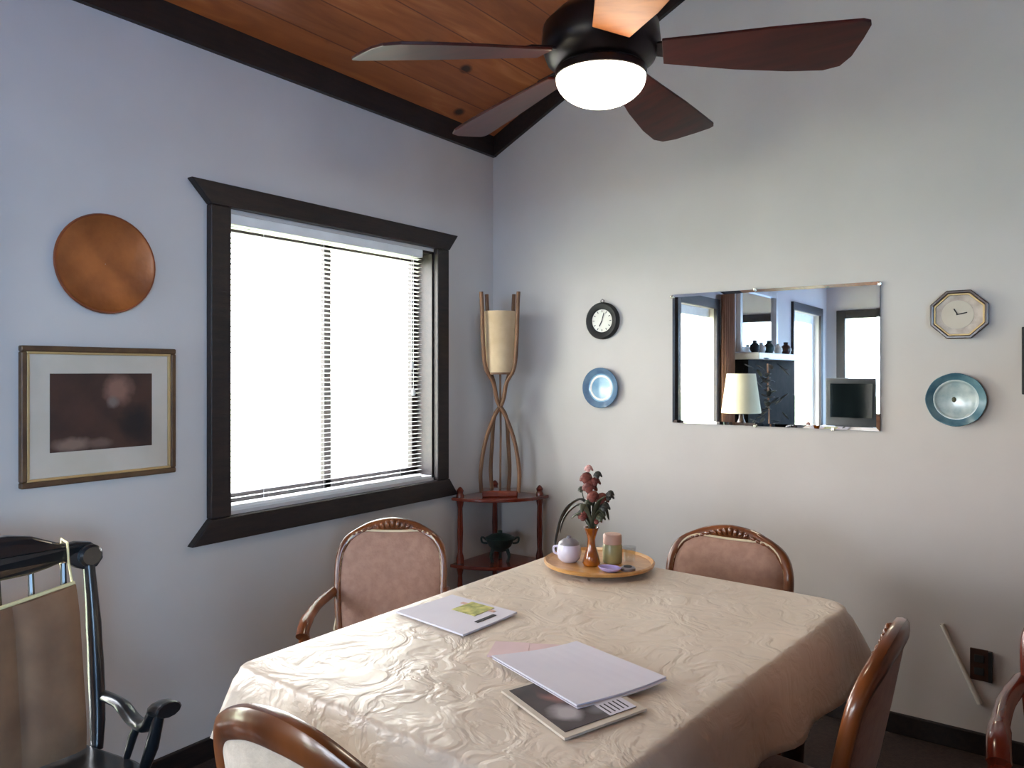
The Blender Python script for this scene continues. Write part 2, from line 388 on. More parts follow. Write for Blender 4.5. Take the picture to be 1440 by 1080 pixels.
# tall window in left wall, curtain
w = st(empty('window_2', (0, 0, 0)))
f = MB()
f.b2((0, W2[0]-0.07, W2[2]-.07), (0.03, W2[0], W2[3]+.08)); f.b2((0, W2[1], W2[2]-.07), (0.03, W2[1]+0.06, W2[3]+.08))
f.b2((0, W2[0], W2[3]), (0.03, W2[1], W2[3]+.08)); f.b2((0, W2[0], W2[2]-.07), (0.03, W2[1], W2[2])); f.build('casing', 'trim', w, bevel=0.003)
MB().b2((-0.09, W2[0], W2[3]-.07), (-0.04, W2[1], W2[3])).build('valance', 'white', w)
MB().b2((-0.112, W2[0], W2[2]), (-0.108, W2[1], W2[3])).build('pane', 'clear', w)
# glazed door in left wall near the far end
w = st(empty('door_1', (0, 0, 0)))
f = MB()
f.b2((0, DR[0]-0.09, 0), (0.03, DR[0], DR[3]+.09)); f.b2((0, DR[1], 0), (0.03, DR[1]+0.04, DR[3]+.09)); f.b2((0, DR[0], DR[3]), (0.03, DR[1], DR[3]+.09))
f.build('door_casing', 'trim', w, bevel=0.003)
f = MB(); f.b2((-0.1, DR[0], 0), (-0.06, DR[0]+.09, DR[3])); f.b2((-0.1, DR[1]-.09, 0), (-0.06, DR[1], DR[3])); f.b2((-0.1, DR[0]+.09, 0), (-0.06, DR[1]-.09, .25)); f.b2((-0.1, DR[0]+.09, DR[3]-.1), (-0.06, DR[1]-.09, DR[3]))
f.build('door_leaf', 'white', w); MB().b2((-0.082, DR[0]+.09, .25), (-0.078, DR[1]-.09, DR[3]-.1)).build('pane', 'clear', w)
MB().sweep([(-0.06, DR[1]-.05, 1.0), (-0.02, DR[1]-.05, 1.0), (-0.02, DR[1]-.14, 1.0)], 0.008, n=8).build('door_handle', 'silver', w, smooth=True)
# rear window
w = st(empty('window_3', (0, RL, 0)))
f = MB()
f.b2((W3[0]-.1, 0, W3[2]-.08), (W3[0], 0.03, W3[3]+.1)); f.b2((W3[1], 0, W3[2]-.08), (W3[1]+.09, 0.03, W3[3]+.1)); f.b2((W3[0], 0, W3[3]), (W3[1], 0.03, W3[3]+.1)); f.b2((W3[0], 0, W3[2]-.08), (W3[1], 0.03, W3[2]))
f.build('casing', 'trim', w, bevel=0.003)
MB().b2((W3[0], -.11, W3[2]), (W3[1], -.106, W3[3])).build('pane', 'clear', w)
# wide right-hand window, unseen, placed to light the left wall
w = st(empty('window_4', (RW, 0, 0)))
f = MB()
f.b2((-.03, W4[0]-.08, W4[2]-.05), (0, W4[0], W4[3]+.08)); f.b2((-.03, W4[1], W4[2]-.05), (0, W4[1]+.08, W4[3]+.08)); f.b2((-.03, W4[0], W4[3]), (0, W4[1], W4[3]+.08)); f.b2((0.06, -4.48, W4[2]), (0.1, -4.42, W4[3]))
f.build('casing', 'trim', w, bevel=0.003)
MB().b2((.106, W4[0], W4[2]), (.11, W4[1], W4[3])).build('pane', 'clear', w)
# outside
st(MB().b2((-60, -60, -0.62), (2.0, 60, -0.5)).build('ground', 'grass'))
st(MB().b2((2.0, -60, -0.62), (60, 60, -0.5)).build('bounce_ground', 'bluebounce'))  # unseen ground, coloured blue to tint daylight bounced onto the left wall

# ------------------------------------------------------------------ ceiling fan
FX, FY = 1.34, -1.25; BZ = 2.215
fan = tag(empty('ceiling_fan', (FX, FY, BZ)), 'dark cherry five-blade ceiling fan with a glowing frosted bowl light', 'fan')
cz = EZ+SL*FX-BZ
MB().lathe([(0.012, 0.10), (0.012, cz-0.03)], 16).build('downrod', 'bronze', fan, smooth=True)
MB().lathe([(0.02, cz-0.16), (0.075, cz-0.12), (0.08, cz-0.045)], 32).build('canopy', 'bronze', fan, smooth=True)
MB().lathe([(0.115, -0.045), (0.15, -0.02), (0.165, 0.02), (0.16, 0.07), (0.12, 0.11), (0.05, 0.135), (0.022, 0.16)], 40).build('motor_housing', 'bronze', fan, smooth=True)
MB().lathe([(0.118, -0.074), (0.127, -0.068), (0.127, -0.05), (0.116, -0.04)], 40).build('light_ring', 'bronze', fan, smooth=True)
pr = [(0.124*math.sin(a), -0.070-0.076*math.cos(a)) for a in [i*PI/2/12 for i in range(13)]]
pr[0] = (0.001, pr[0][1]); MB().lathe(pr, 40).build('light_bowl', 'bowl', fan, smooth=True)
# blade outline: (r, w) with w<0 the leading edge
outl = [(0.17, -0.052), (0.30, -0.068), (0.45, -0.088), (0.60, -0.103), (0.655, -0.108), (0.672, -0.102), (0.676, -0.088), (0.668, -0.04), (0.652, 0.03), (0.630, 0.070), (0.59, 0.088), (0.50, 0.090), (0.36, 0.078), (0.26, 0.062), (0.17, 0.048)]
def arc(p0, pc, p1, n):
    return [((1-t)**2*p0[0]+2*t*(1-t)*pc[0]+t*t*p1[0], (1-t)**2*p0[1]+2*t*(1-t)*pc[1]+t*t*p1[1]) for t in [i/n for i in range(1, n)]]
for k in range(5):
    a = math.radians(-53.8+3+72*k)
    Rk = RZ(a) @ RY(math.radians([5, 5, 5, 6, 8][k])) @ RX(math.radians([-14, -14, -14, -14, -10][k]))
    bl = MB()
    bl.prism(outl, lambda r, w_: Rk @ Vector((r, w_, -0.004)), lambda r, w_: Rk @ Vector((r, w_, 0.004)))
    o = bl.build('blade', 'fanorange' if k == 0 else 'fan', fan, bevel=0.002)  # nearest blade is a lighter orange-brown than the other four
    if k == 0: o['label'] = 'lighter orange-brown blade pointing toward the viewer'
    br = MB().prism([(0.11, -0.02), (0.17, -0.03), (0.225, -0.038), (0.245, 0.0), (0.225, 0.038), (0.17, 0.03), (0.11, 0.02)], lambda r, w_: Rk @ Vector((r, w_, 0.0045)), lambda r, w_: Rk @ Vector((r, w_, 0.013)))
    br.build('blade_iron', 'bronze', o, bevel=0.002)

# ------------------------------------------------------------------ left wall decor
o = empty('round_tray', (0.0, -1.957, 1.66))
tag(o, 'round copper-brown tray plate hung above the framed picture', 'plate')
RYp = RY(PI/2)
MB().lathe([(0.142, 0.012), (0.150, 0.018), (0.152, 0.022), (0.146, 0.024), (0.138, 0.018), (0.05, 0.006+0.004), (0.001, 0.010)], 48, (0, 0, 0), RYp, cap=False).build('plate_face', 'copper', o, smooth=True)
MB().lathe([(0.09, 0.0), (0.142, 0.010), (0.1525, 0.020), (0.150, 0.025), (0.146, 0.0245)], 48, (0, 0, 0), RYp, cap=False).build('rim', 'copperrim', o, smooth=True)

def frame_mb(y0, y1, z0, z1, wdt, x0, x1):
    m_ = MB(); m_.b2((x0, y0, z1-wdt), (x1, y1, z1)); m_.b2((x0, y0, z0), (x1, y1, z0+wdt)); m_.b2((x0, y0, z0+wdt), (x1, y0+wdt, z1-wdt)); m_.b2((x0, y1-wdt, z0+wdt), (x1, y1, z1-wdt)); return m_
o = tag(empty('framed_picture', (0, -1.964, 1.20)), 'gold-framed dark brown print in wide cream mat on left wall', 'picture')
frame_mb(-.229, .229, -.20, .205, .017, 0.0, .022).build('picture_frame', 'goldframe', o, bevel=0.004)
frame_mb(-.213, .213, -.184, .189, .008, 0.004, .018).build('fillet', 'goldlip', o, bevel=0.002)
MB().b2((0.002, -.208, -.18), (0.010, .208, .184)).build('mat_board', 'matboard', o)
pm = blob_mat('dim_brown_print', (52, 33, 28), [((0, .045, .075), (.05, .045, .05), (134, 98, 84)), ((0, .03, .035), (.05, .02, .02), (120, 106, 100)), ((0, -.09, -.085), (.05, .055, .022), (128, 104, 92)), ((0, -.01, -.085), (.05, .04, .016), (104, 82, 72)), ((0, .10, -.03), (.05, .05, .06), (26, 20, 22))], (70, 44, 36))
MB().b2((0.008, -.150, -.105), (0.012, .152, .125)).build('print', pm, o)

# ------------------------------------------------------------------ back wall decor
RXp = RX(PI/2)     # local z -> -y
o = tag(empty('wall_clock', (0.649, 0, 1.567)), 'small round black-rimmed clock with white face above blue plate', 'clock')
MB().lathe([(0.05, 0.0), (0.086, 0.002), (0.086, 0.016), (0.078, 0.026), (0.060, 0.022), (0.053, 0.016)], 40, (0,0,0), RXp, cap=False).build('rim', 'blackmat', o, smooth=True)
MB().lathe([(0.055, 0.002), (0.055, 0.014), (0.001, 0.015)], 40, (0,0,0), RXp, cap=False).build('clock_face', 'ivory', o)
h = MB(); h.box((0.004, -0.017, 0.015), (0.004, 0.001, 0.045), RY(0.3)); h.box((-0.006, -0.0175, -0.012), (0.005, 0.001, 0.03), RY(0.5)); h.build('clock_hands', 'ink', o)
tk = MB()
for i in range(12):
    a = i*PI/6; tk.box((0.044*math.sin(a), -0.0165, 0.044*math.cos(a)), (0.003, 0.001, 0.009), RY(a))
tk.build('hour_marks', 'ink', o)
MB().sweep([(0, -0.012, .082), (-.01, -0.012, .092), (0, -.012, .10), (.01, -.012, .092), (0, -.012, .082)], 0.002, n=6, up=(0,1,0)).build('hanging_ring', 'bronze', o, smooth=True)

def plate(name, loc, r, face, rim, label, scal=0, cen=None):
    o = tag(empty(name, loc), label, 'plate')
    def ring(pr, n=48):
        m_ = MB(); m_.lathe(pr, n, (0,0,0), RXp, cap=False)
        if scal:
            m_.v = [tuple(Vector((x*(1+scal*math.cos(8*math.atan2(z, x))*(math.hypot(x, z)/r)**3), y, z*(1+scal*math.cos(8*math.atan2(z, x))*(math.hypot(x, z)/r)**3)))) for x, y, z in m_.v]
        return m_
    ring([(r*0.5, 0.0), (r*0.75, 0.006), (r*0.99, 0.019), (r, 0.023), (r*0.98, 0.025), (r*0.80, 0.017), (r*0.70, 0.0125)]).build('rim', rim, o, smooth=True)
    ring([(r*0.70, 0.0125), (r*0.60, 0.009), (0.001, 0.009)]).build('plate_centre', face, o, smooth=True)
    if cen: cen(o)
    return o
def blueswirl(o):
    MB().lathe([(0.050, 0.0105), (0.056, 0.012), (0.060, 0.0105)], 40, (0,0,0), RXp, cap=False).build('painted_ring', 'white', o, smooth=True)
plate('china_plate', (0.642, 0, 1.256), 0.094, 'bluedish', 'bluerim', 'small light blue china plate below the black-rimmed clock', 0, blueswirl)
def pc(o):
    MB().ball((-0.006, -0.010, 0.0), 0.007, 8, (1, .3, 1.4)).build('painted_motif', 'leaf', o, smooth=True)
    MB().lathe([(0.062, 0.0125), (0.066, 0.0150), (0.070, 0.0150)], 40, (0,0,0), RXp, cap=False).build('painted_ring', 'palecentre', o, smooth=True)
plate('china_plate', (2.070, 0, 1.232), 0.094, 'palecentre', 'tealdish', 'teal-rimmed scalloped china plate below the octagonal clock', 0.008, pc)

o = tag(empty('octagonal_clock', (2.080, 0, 1.532)), 'octagonal dark wood clock above the teal-rimmed plate', 'clock')
def octa(r0, r1, y0, y1, sx=1.0):
    m_ = MB(); vs = []
    for r, y in ((r0, y0), (r0, y1), (r1, y1), (r1, y0)):
        for i in range(8):
            a = PI/8+i*PI/4; vs.append((r*math.cos(a)*sx, y, r*math.sin(a)))
    fs = []
    for j in range(4):
        for i in range(8): fs.append((j*8+i, j*8+(i+1) % 8, ((j+1) % 4)*8+(i+1) % 8, ((j+1) % 4)*8+i))
    m_.add(vs, fs); return m_
octa(0.092, 0.080, 0.0, -0.026, 1.05).build('clock_frame', 'darkwood', o, bevel=0.003)
octa(0.080, 0.074, 0.0, -0.018, 1.05).build('inner_bevel', 'goldlip', o, bevel=0.001)
m_ = MB(); m_.prism([(0.075*math.cos(PI/8+i*PI/4)*1.05, 0.075*math.sin(PI/8+i*PI/4)) for i in range(8)], lambda a, c: (a, 0, c), lambda a, c: (a, -0.010, c)); m_.build('face_panel', 'dimface', o)
MB().lathe([(0.05, 0.010), (0.05, 0.0125), (0.001, 0.0125)], 36, (-0.005,0,0), RXp, cap=False).build('dial', 'matboard', o)
h = MB(); h.box((0.008, -0.014, 0.003), (0.034, 0.001, 0.004), RY(-0.2)); h.box((-0.01, -0.0145, 0.010), (0.004, 0.001, 0.025), RY(-.5)); h.build('clock_hands', 'ink', o)

# mirror
o = tag(empty('wall_mirror', (1.411, 0, 1.388)), 'wide frameless mirror hung between the two pairs of round wall pieces', 'mirror')
hw, hh, bv = 0.414, 0.279, 0.012
outer = [(-hw, -hh), (hw, -hh), (hw, hh), (-hw, hh)]; inner = [(-hw+bv, -hh+bv), (hw-bv, -hh+bv), (hw-bv, hh-bv), (-hw+bv, hh-bv)]
m_ = MB(); m_.add([(x, -0.0122, z) for x, z in inner], [(0, 1, 2, 3)]); m_.build('mirror_glass', 'mirror', o)
m_ = MB(); m_.add([(x, -0.0114, z) for x, z in outer]+[(x, -0.0122, z) for x, z in inner], [(0,1,5,4),(1,2,6,5),(2,3,7,6),(3,0,4,7)]); m_.build('bevelled_edge', 'mirror', o)
MB().b2((-hw, -0.0112, -hh), (hw, -0.001, hh)).build('backing', 'blackmat', o)
for x, z in ((-hw, hh-.01), (-.05, hh), (hw, hh-.01), (-.05, -hh), (.25, -hh)):
    MB().box((x, -0.012, z), (0.012, 0.014, 0.012)).build('clip', 'silver', o, bevel=0.002)

# outlet, rod, teal frame
o = tag(empty('outlet_cover', (2.145, 0, 0.31)), 'brown electrical outlet cover low on the back wall', 'outlet')
MB().b2((-.033, -.006, -.055), (.022, 0, .055)).build('cover_plate', 'darkwood', o, bevel=0.002)
MB().b2((.022, -.016, -.052), (.034, 0, .052)).build('side_edge', 'blackmat', o)
for z in (-.022, .022): MB().b2((-.02, -.009, z-.013), (.01, -.006, z+.013)).build('socket', 'blackmat', o, bevel=0.002)
rod = MB().sweep([(2.027, -0.014, 0.43), (2.05, -.014, .378), (2.142, -0.014, 0.177)], [0.0085, 0.0065, 0.0095], n=10, up=(0,1,0)).build('wand', 'wand', smooth=True)
rod.data.transform(Matrix.Translation((-2.085, 0.014, -0.3))); rod.location = (2.085, -0.0085, 0.3)
tag(rod, 'slender ivory rod hanging slantwise on the back wall beside the outlet', 'rod')
o = tag(empty('wall_panel', (2.40, 0, 1.368)), 'dark teal framed panel at the far right of the back wall', 'picture')
MB().b2((-.137, -.018, -.114), (.137, 0, .114)).build('panel_frame', 'blackmat', o, bevel=0.003)
MB().b2((-.128, -.021, -.105), (.128, -.017, .105)).build('panel_face', 'teal', o)

# ------------------------------------------------------------------ dining chairs
def chair(name, loc, rz, label, cat='chair', w=0.21, top=0.83, arms=False, wood='chairwood', pad='pad', carve=True, group=None, backpad=None, sc=1.0, fr=(0.0145, 0.024)):
    o = tag(empty(name, loc, rz), label, cat, group)
    o.scale = (sc, sc, sc)
    def bp(x, z, dy=0.0): return (x, (z-0.42)*0.2+dy+0.018*(1-(x/w)**2), z)
    t = top
    half = [(w*0.86, 0.40), (w*0.90, 0.48), (w*0.96, 0.58), (w*0.985, 0.67), (w*0.95, t-0.105), (w*0.83, t-0.06), (w*0.60, t-0.03), (w*0.33, t-0.008)]
    pts = [(x, z) for x, z in half]+[(0, t)]+[(-x, z) for x, z in half[::-1]]
    path = [bp(x, z) for x, z in pts]
    path = smoothpath(path, 4)
    nn = len(path); rx = []; 
    for i, p in enumerate(path):
        u = abs(i/(nn-1)-0.5)*2
        rx.append(fr[0]+(fr[1]-fr[0])*max(0, 1-u*2.0)**0.8)
    # inset so outer edge sits on the outline
    path2 = [Vector((p.x*(1-0.014/w), p.y, p.z-(0.02 if p.z > t-0.1 else 0.0)*((p.z-(t-0.1))/0.1 if p.z > t-0.1 else 0))) for p in path]
    MB().sweep(path2, rx, 0.015, n=12, up=(0, 1, 0.0), square=0.5).build('back_frame', wood, o, smooth=True)
    MB().sweep([bp(-w*.84, 0.455), bp(0, 0.455), bp(w*.84, 0.455)], 0.012, 0.02, n=10).build('lower_rail', wood, o, smooth=True)
    # pad
    ins = [(x*0.90, z) for x, z in half[1:]]
    loop = [(x, min(z, t-0.035)) for x, z in ins[:-1]]
    loop = loop+[(x*0.5, t-0.036) for x, z in ins[-1:]]
    full = [(w*.80, .47)]+loop[1:]+[(-x, z) for x, z in loop[1:][::-1]]+[(-w*.80, .47)]
    cxz = (0, 0.62)
    def ringpts(s, dy): return [bp(cxz[0]+(x-cxz[0])*s, cxz[1]+(z-cxz[1])*s, dy) for x, z in full]
    m_ = MB(); vs = []; rings = [(0.2, -0.030), (0.55, -0.028), (0.85, -0.022), (0.97, -0.012), (1.0, 0.0), (0.97, 0.010), (0.85, 0.014), (0.4, 0.016)]
    n = len(full)
    for s, dy in rings: vs += ringpts(s, dy)
    fs = [tuple(range(n))]+[tuple((len(rings)-1)*n+i for i in range(n))[::-1]]
    for j in range(len(rings)-1):
        for i in range(n): fs.append((j*n+i, j*n+(i+1) % n, (j+1)*n+(i+1) % n, (j+1)*n+i))
    m_.add(vs, fs); bpad = m_.build('back_pad', backpad or pad, o, smooth=True)
    MB().sweep(smoothpath(ringpts(0.99, -0.012)+[ringpts(0.99, -0.012)[0]], 3)[:-1], 0.004, n=6, up=(0,1,0), closed=True).build('piping', 'welt', bpad, smooth=True)
    if carve:
        c = MB()
        for i in range(-3, 4):
            c.ball(bp(i*0.017, t-0.014-abs(i)*0.003, -0.014), 0.011-abs(i)*0.001, 8, (0.8, 0.6, 1.3), RY(i*0.28))
        for sx in (-1, 1):
            for q in (1, 2, 3, 4):
                c.ball(bp(sx*(0.058+q*0.017), t-0.022-q*0.006, -0.014), 0.009-q*0.001, 8, (1.4, 0.6, 0.8), RY(sx*0.35))
        c.build('carved_crest', wood, o, smooth=True)
    # seat
    SD = 0.42
    sm = MB()
    outline = [(-w*.88, 0.0), (w*.88, 0.0), (w*1.02, -.12), (w*1.1, -.30), (w*1.0, -SD+.02), (w*.5, -SD-.012), (0, -SD-.018), (-w*.5, -SD-.012), (-w*1.0, -SD+.02), (-w*1.1, -.30), (-w*1.02, -.12)]
    sm.prism(outline, lambda a, c: (a, c, .345), lambda a, c: (a, c, .395)); sm.build('seat_rail', wood, o, bevel=0.008)
    m_ = MB(); vs = []; rs = [(0.96, .396), (1.0, .41), (0.97, .43), (0.8, .445), (0.4, .452)]
    for s, z in rs: vs += [(a*s, -0.21+(c+0.21)*s, z) for a, c in outline]
    n = len(outline); fs = [tuple(range(n))[::-1], tuple((len(rs)-1)*n+i for i in range(n))]
    for j in range(len(rs)-1):
        for i in range(n): fs.append((j*n+i, j*n+(i+1) % n, (j+1)*n+(i+1) % n, (j+1)*n+i))
    m_.add(vs, fs); m_.build('seat_pad', pad, o, smooth=True)
    for sx in (-1, 1):
        MB().sweep(smoothpath([(sx*w*.95, -SD+.045, .35), (sx*(w*.95+.015), -SD+.03, .27), (sx*w*.93, -SD+.05, .12), (sx*w*.93, -SD+.045, .03), (sx*(w*.93+.01), -SD+.03, 0.0)], 4), [0.028]*4+[0.027]*4+[0.018]*4+[0.014]*4+[0.018], n=10, up=(0,1,0)).build('leg', wood, o, smooth=True)
        MB().sweep([(sx*w*.84, .0, .41), (sx*w*.84, .015, .25), (sx*w*.86, .05, 0.0)], [.02, .018, .014], n=10, up=(0,1,0), square=.5).build('leg', wood, o, smooth=True)
        if arms:
            hz = .60
            a = MB().sweep(smoothpath([bp(sx*w*.97, hz+.015), (sx*(w+.012), -.08, hz+.012), (sx*(w+.018), -.17, hz+.0), (sx*(w+.016), -.23, hz-.010), (sx*(w+.014), -.26, hz-.03)], 4), [.016]*9+[.019]*8, n=10, up=(0,0,1)).build('arm', wood, o, smooth=True)
            MB().sweep(smoothpath([(sx*(w+.014), -.245, hz-.02), (sx*(w+.016), -.22, hz-.08), (sx*(w+.01), -.21, hz-.14), (sx*(w*1.04), -.24, .385)], 4), .017, n=10, up=(0,1,0)).build('arm_post', wood, a, smooth=True)
    return o

chair('dining_chair', (1.51, -0.79, 0), 0.0, 'carved wood padded chair at the far end of the table, by back wall', group='dining chairs around the table', pad='pad')
chair('dining_chair', (1.475, -2.315, 0), PI, 'chestnut wood chair pushed up to the near end of the table', group='dining chairs around the table', pad='padpale', backpad='padpale', top=.838, fr=(0.021, 0.028))
chair('dining_chair', (2.02, -1.5, 0), -PI/2, 'padded chair seen edge-on at the right side of the table', group='dining chairs around the table', top=.85, fr=(0.017, 0.024))
chair('dining_armchair', (0.627, -1.365, 0), math.radians(36), 'carved armchair with mauve-beige pad between table and window wall', w=.19, top=.84, arms=True, fr=(0.0115, 0.024))
chair('dining_armchair', (2.525, -1.17, 0), 0.0, 'glossy red-brown armchair cut off at the right edge of the photo', w=.21, top=.82, arms=True, wood='redwood', carve=False, sc=1.08)

# ------------------------------------------------------------------ table + cloth
tb = tag(empty('dining_table', (1.49, -1.64, 0)), 'rectangular wooden dining table under the ivory cloth', 'table')
MB().b2((-.385, -.545, .722), (.360, .55, .752)).build('tabletop', 'chairwood', tb, bevel=0.006)
ap = MB(); ap.b2((-.35, -.51, .64), (.35, -.49, .722)); ap.b2((-.35, .49, .64), (.35, .51, .722)); ap.b2((-.35, -.49, .64), (-.33, .49, .722)); ap.b2((.33, -.49, .64), (.35, .49, .722)); ap.build('apron', 'chairwood', tb)
for sx in (-1, 1):
    for sy in (-1, 1):
        MB().sweep(smoothpath([(sx*.335, sy*.495, .72), (sx*.345, sy*.505, .55), (sx*.33, sy*.49, .2), (sx*.33, sy*.49, .05), (sx*.345, sy*.505, 0)], 4), [.034]*5+[.028]*4+[.02]*4+[.018]*3+[.024], n=12, up=(0,1,0)).build('leg', 'darkwood', tb, smooth=True)

corners = [(1.078, -2.215), (1.862, -2.238), (1.955, -1.085), (1.085, -1.045)]
def rounded(cs, rr, per=10, edge=26):
    out = []; n = len(cs)
    for i in range(n):
        r = rr[i]; rn = rr[(i+1) % n]; p = Vector(cs[i]); a = Vector(cs[i-1]); c = Vector(cs[(i+1) % n])
        da = (a-p).normalized(); dc = (c-p).normalized()
        for k in range(per+1):
            t = k/per; q = (1-t)**2*(p+da*r)+2*t*(1-t)*p+t*t*(p+dc*r); out.append(q)
        q0 = p+dc*r; q1 = c-dc*rn
        for k in range(1, edge): out.append(q0.lerp(q1, k/edge))
    return out
per = rounded(corners, [0.03, 0.04, 0.085, 0.06]); n = len(per); ctr = Vector((1.49, -1.645))
nor = []
for i in range(n):
    t = per[(i+1) % n]-per[i-1]; nn_ = Vector((t.y, -t.x)).normalized(); nor.append(nn_)
vs = []; rings = []
for s in [i/14 for i in range(1, 15)]:
    vs += [(ctr.x+(p.x-ctr.x)*s*0.985, ctr.y+(p.y-ctr.y)*s*0.985, .760+0.0012*math.sin(p.x*40*s+s*9)*math.sin(p.y*31*s)) for p in per]; rings.append(0)
cum = 0
def drop_at(i):
    a = i/n*2*PI
    p = per[i]; east = min(1, max(0, (p.x-1.45)/0.4)); far = min(1, max(0, (p.y+1.7)/0.5))
    west = max(0, 1-(p-Vector(corners[0])).length/0.30)
    return 0.205-0.100*east*(1-far)-0.065*east*far-0.11*west**0.6+0.014*math.sin(a*3)+0.010*math.sin(a*7+1)
for j, (off, dz) in enumerate([(0.0, .7585), (0.006, .754), (0.010, .744)]):
    vs += [(p.x+q.x*off, p.y+q.y*off, dz) for p, q in zip(per, nor)]; rings.append(0)
K = 9
for j in range(1, K+1):
    f_ = j/K
    for i, (p, q) in enumerate(zip(per, nor)):
        # distance to nearest corner for corner folds
        dc = min((p-Vector(c)).length for c in corners)
        ruff = math.sin(i/n*2*PI*19+1.3*math.sin(i*0.11))*0.010*f_
        cf = max(0, 1-dc/0.14)*(0.035 if p.x > 1.5 else 0.012)*f_
        flare = 0.014+0.030*f_**0.8+ruff+cf
        vs.append((p.x+q.x*flare, p.y+q.y*flare, .744-drop_at(i)*f_*(1-0.05*max(0, 1-dc/.14))))
    rings.append(0)
fs = [tuple(range(n))]
for j in range(len(rings)-1):
    for i in range(n): fs.append((j*n+i, j*n+(i+1) % n, (j+1)*n+(i+1) % n, (j+1)*n+i))
c = MB().add(vs, fs).build('tablecloth', 'cloth', smooth=True)
c.data.transform(Matrix.Translation((-1.49, 1.64, 0))); c.location = (1.49, -1.64, 0)
sd = c.modifiers.new('thick', 'SOLIDIFY'); sd.thickness = 0.0015; sd.offset = -1
tag(c, 'ivory embossed tablecloth draped over the dining table', 'tablecloth')
TZ = .7625

# ------------------------------------------------------------------ papers
def sheet(name, pts, z, th, m, label, cat, bend=0.0):
    cx_ = sum(p[0] for p in pts)/4; cy_ = sum(p[1] for p in pts)/4
    o = tag(empty(name, (cx_, cy_, z)), label, cat)
    loc = [(p[0]-cx_, p[1]-cy_) for p in pts]
    return o, loc
def quadgrid(loc, z0, z1, nn=8, bend=0.0, u0=0, u1=1, v0=0, v1=1):
    def P(u, v):
        a = Vector(loc[0]).lerp(Vector(loc[1]), u); b_ = Vector(loc[3]).lerp(Vector(loc[2]), u); return a.lerp(b_, v)
    m_ = MB(); vt = []; vb_ = []
    for j in range(nn+1):
        for i in range(nn+1):
            u = u0+(u1-u0)*i/nn; v = v0+(v1-v0)*j/nn; p = P(u, v); q = bend*(abs(u-.5)*2)**2*(1 if u > .5 else .4)
            vt.append((p.x, p.y, z1+q)); vb_.append((p.x, p.y, z0+q))
    k = nn+1; fs = []
    for j in range(nn):
        for i in range(nn):
            a = j*k+i; fs.append((a, a+1, a+k+1, a+k)); fs.append(tuple(x+k*k for x in (a, a+k, a+k+1, a+1)))
    rim = [i for i in range(k)]+[j*k+nn for j in range(1, k)]+[nn*k+i for i in range(nn-1, -1, -1)]+[j*k for j in range(nn-1, 0, -1)]
    for i in range(len(rim)):
        a, b2_ = rim[i], rim[(i+1) % len(rim)]; fs.append((a, a+k*k, b2_+k*k, b2_))
    m_.add(vt+vb_, fs); return m_
# brochure on the left: L, T, R, B
br = [(1.111, -1.816), (1.133, -1.640), (1.345, -1.655), (1.339, -1.844)]
o, loc = sheet('booklet', br, TZ, 0, None, 'white booklet with a green-yellow picture by the left table edge', 'booklet')
quadgrid(loc, 0, .004, bend=.002).build('pages', 'paper', o)
quadgrid(loc, .0042, .0052, bend=.002, u0=.55, u1=.93, v0=.38, v1=.72).build('printed_picture', 'printgreen', o)
quadgrid(loc, .0042, .0052, bend=.002, u0=.40, u1=.75, v0=.84, v1=.89).build('printed_bar', 'ink', o)
quadgrid(loc, .0042, .0050, bend=.002, u0=.80, u1=.86, v0=.3, v1=.8).build('printed_strip', 'pinklid', o)
# magazine page under the folder: left, top, right, bottom
mg = [(1.575, -2.021), (1.70, -1.80), (1.838, -1.925), (1.759, -2.103)]
mg = [(1.575, -2.021), (1.635, -1.855), (1.815, -1.935), (1.759, -2.103)]
o, loc = sheet('magazine', mg, TZ, 0, None, 'magazine with dark photo cover partly under the blank folder', 'magazine')
quadgrid(loc, 0, .004).build('pages', 'matboard', o)
ph = blob_mat('dark_photo_print', (40, 34, 38), [((-.03, -.01, 0), (.035, .02, .05), (136, 92, 88)), ((.02, -.05, 0), (.03, .03, .05), (170, 164, 168)), ((-.06, .0, 0), (.03, .02, .05), (62, 44, 44)), ((.05, 0, 0), (.02, .03, .05), (120, 118, 124))], (70, 58, 62))
quadgrid(loc, .0042, .005, u0=.06, u1=.93, v0=.05, v1=.93).build('photo', ph, o)
quadgrid(loc, .0052, .0056, nn=2, u0=.60, u1=.93, v0=.70, v1=.93).build('text_panel', 'paper', o)
tx = MB()
for i in range(5):
    q = quadgrid(loc, .0057, .006, nn=1, u0=.63+.055*i, u1=.645+.055*i, v0=.74, v1=.90); tx.add(q.v, q.f)
tx.build('text_lines', 'ink', o)
pk = [(1.452, -1.905), (1.418, -1.832), (1.60, -1.735), (1.66, -1.81)]
o, loc = sheet('envelope', pk, TZ, 0, None, 'pale pink envelope peeking out behind the blank folder', 'envelope')
quadgrid(loc, 0, .003).build('envelope_body', 'pinkpaper', o)
quadgrid([Vector(loc[0]), Vector(loc[1]), Vector(loc[1]).lerp(Vector(loc[2]), .35), Vector(loc[0]).lerp(Vector(loc[3]), .35)], .0031, .0038, nn=2).build('flap', 'pinkpaper', o)
fd = [(1.472, -1.915), (1.570, -1.757), (1.796, -1.817), (1.721, -2.005)]
o, loc = sheet('folder', fd, TZ+.0055, 0, None, 'blank white folder lying on the magazine and envelope', 'folder')
quadgrid(loc, 0, .003, bend=.006).build('cover', 'paper', o)
lo2 = [(x+.004, y-.004) for x, y in loc]
quadgrid(lo2, -.0025+.0005, -.0004, bend=.006).build('inner_sheet', 'paper', o)

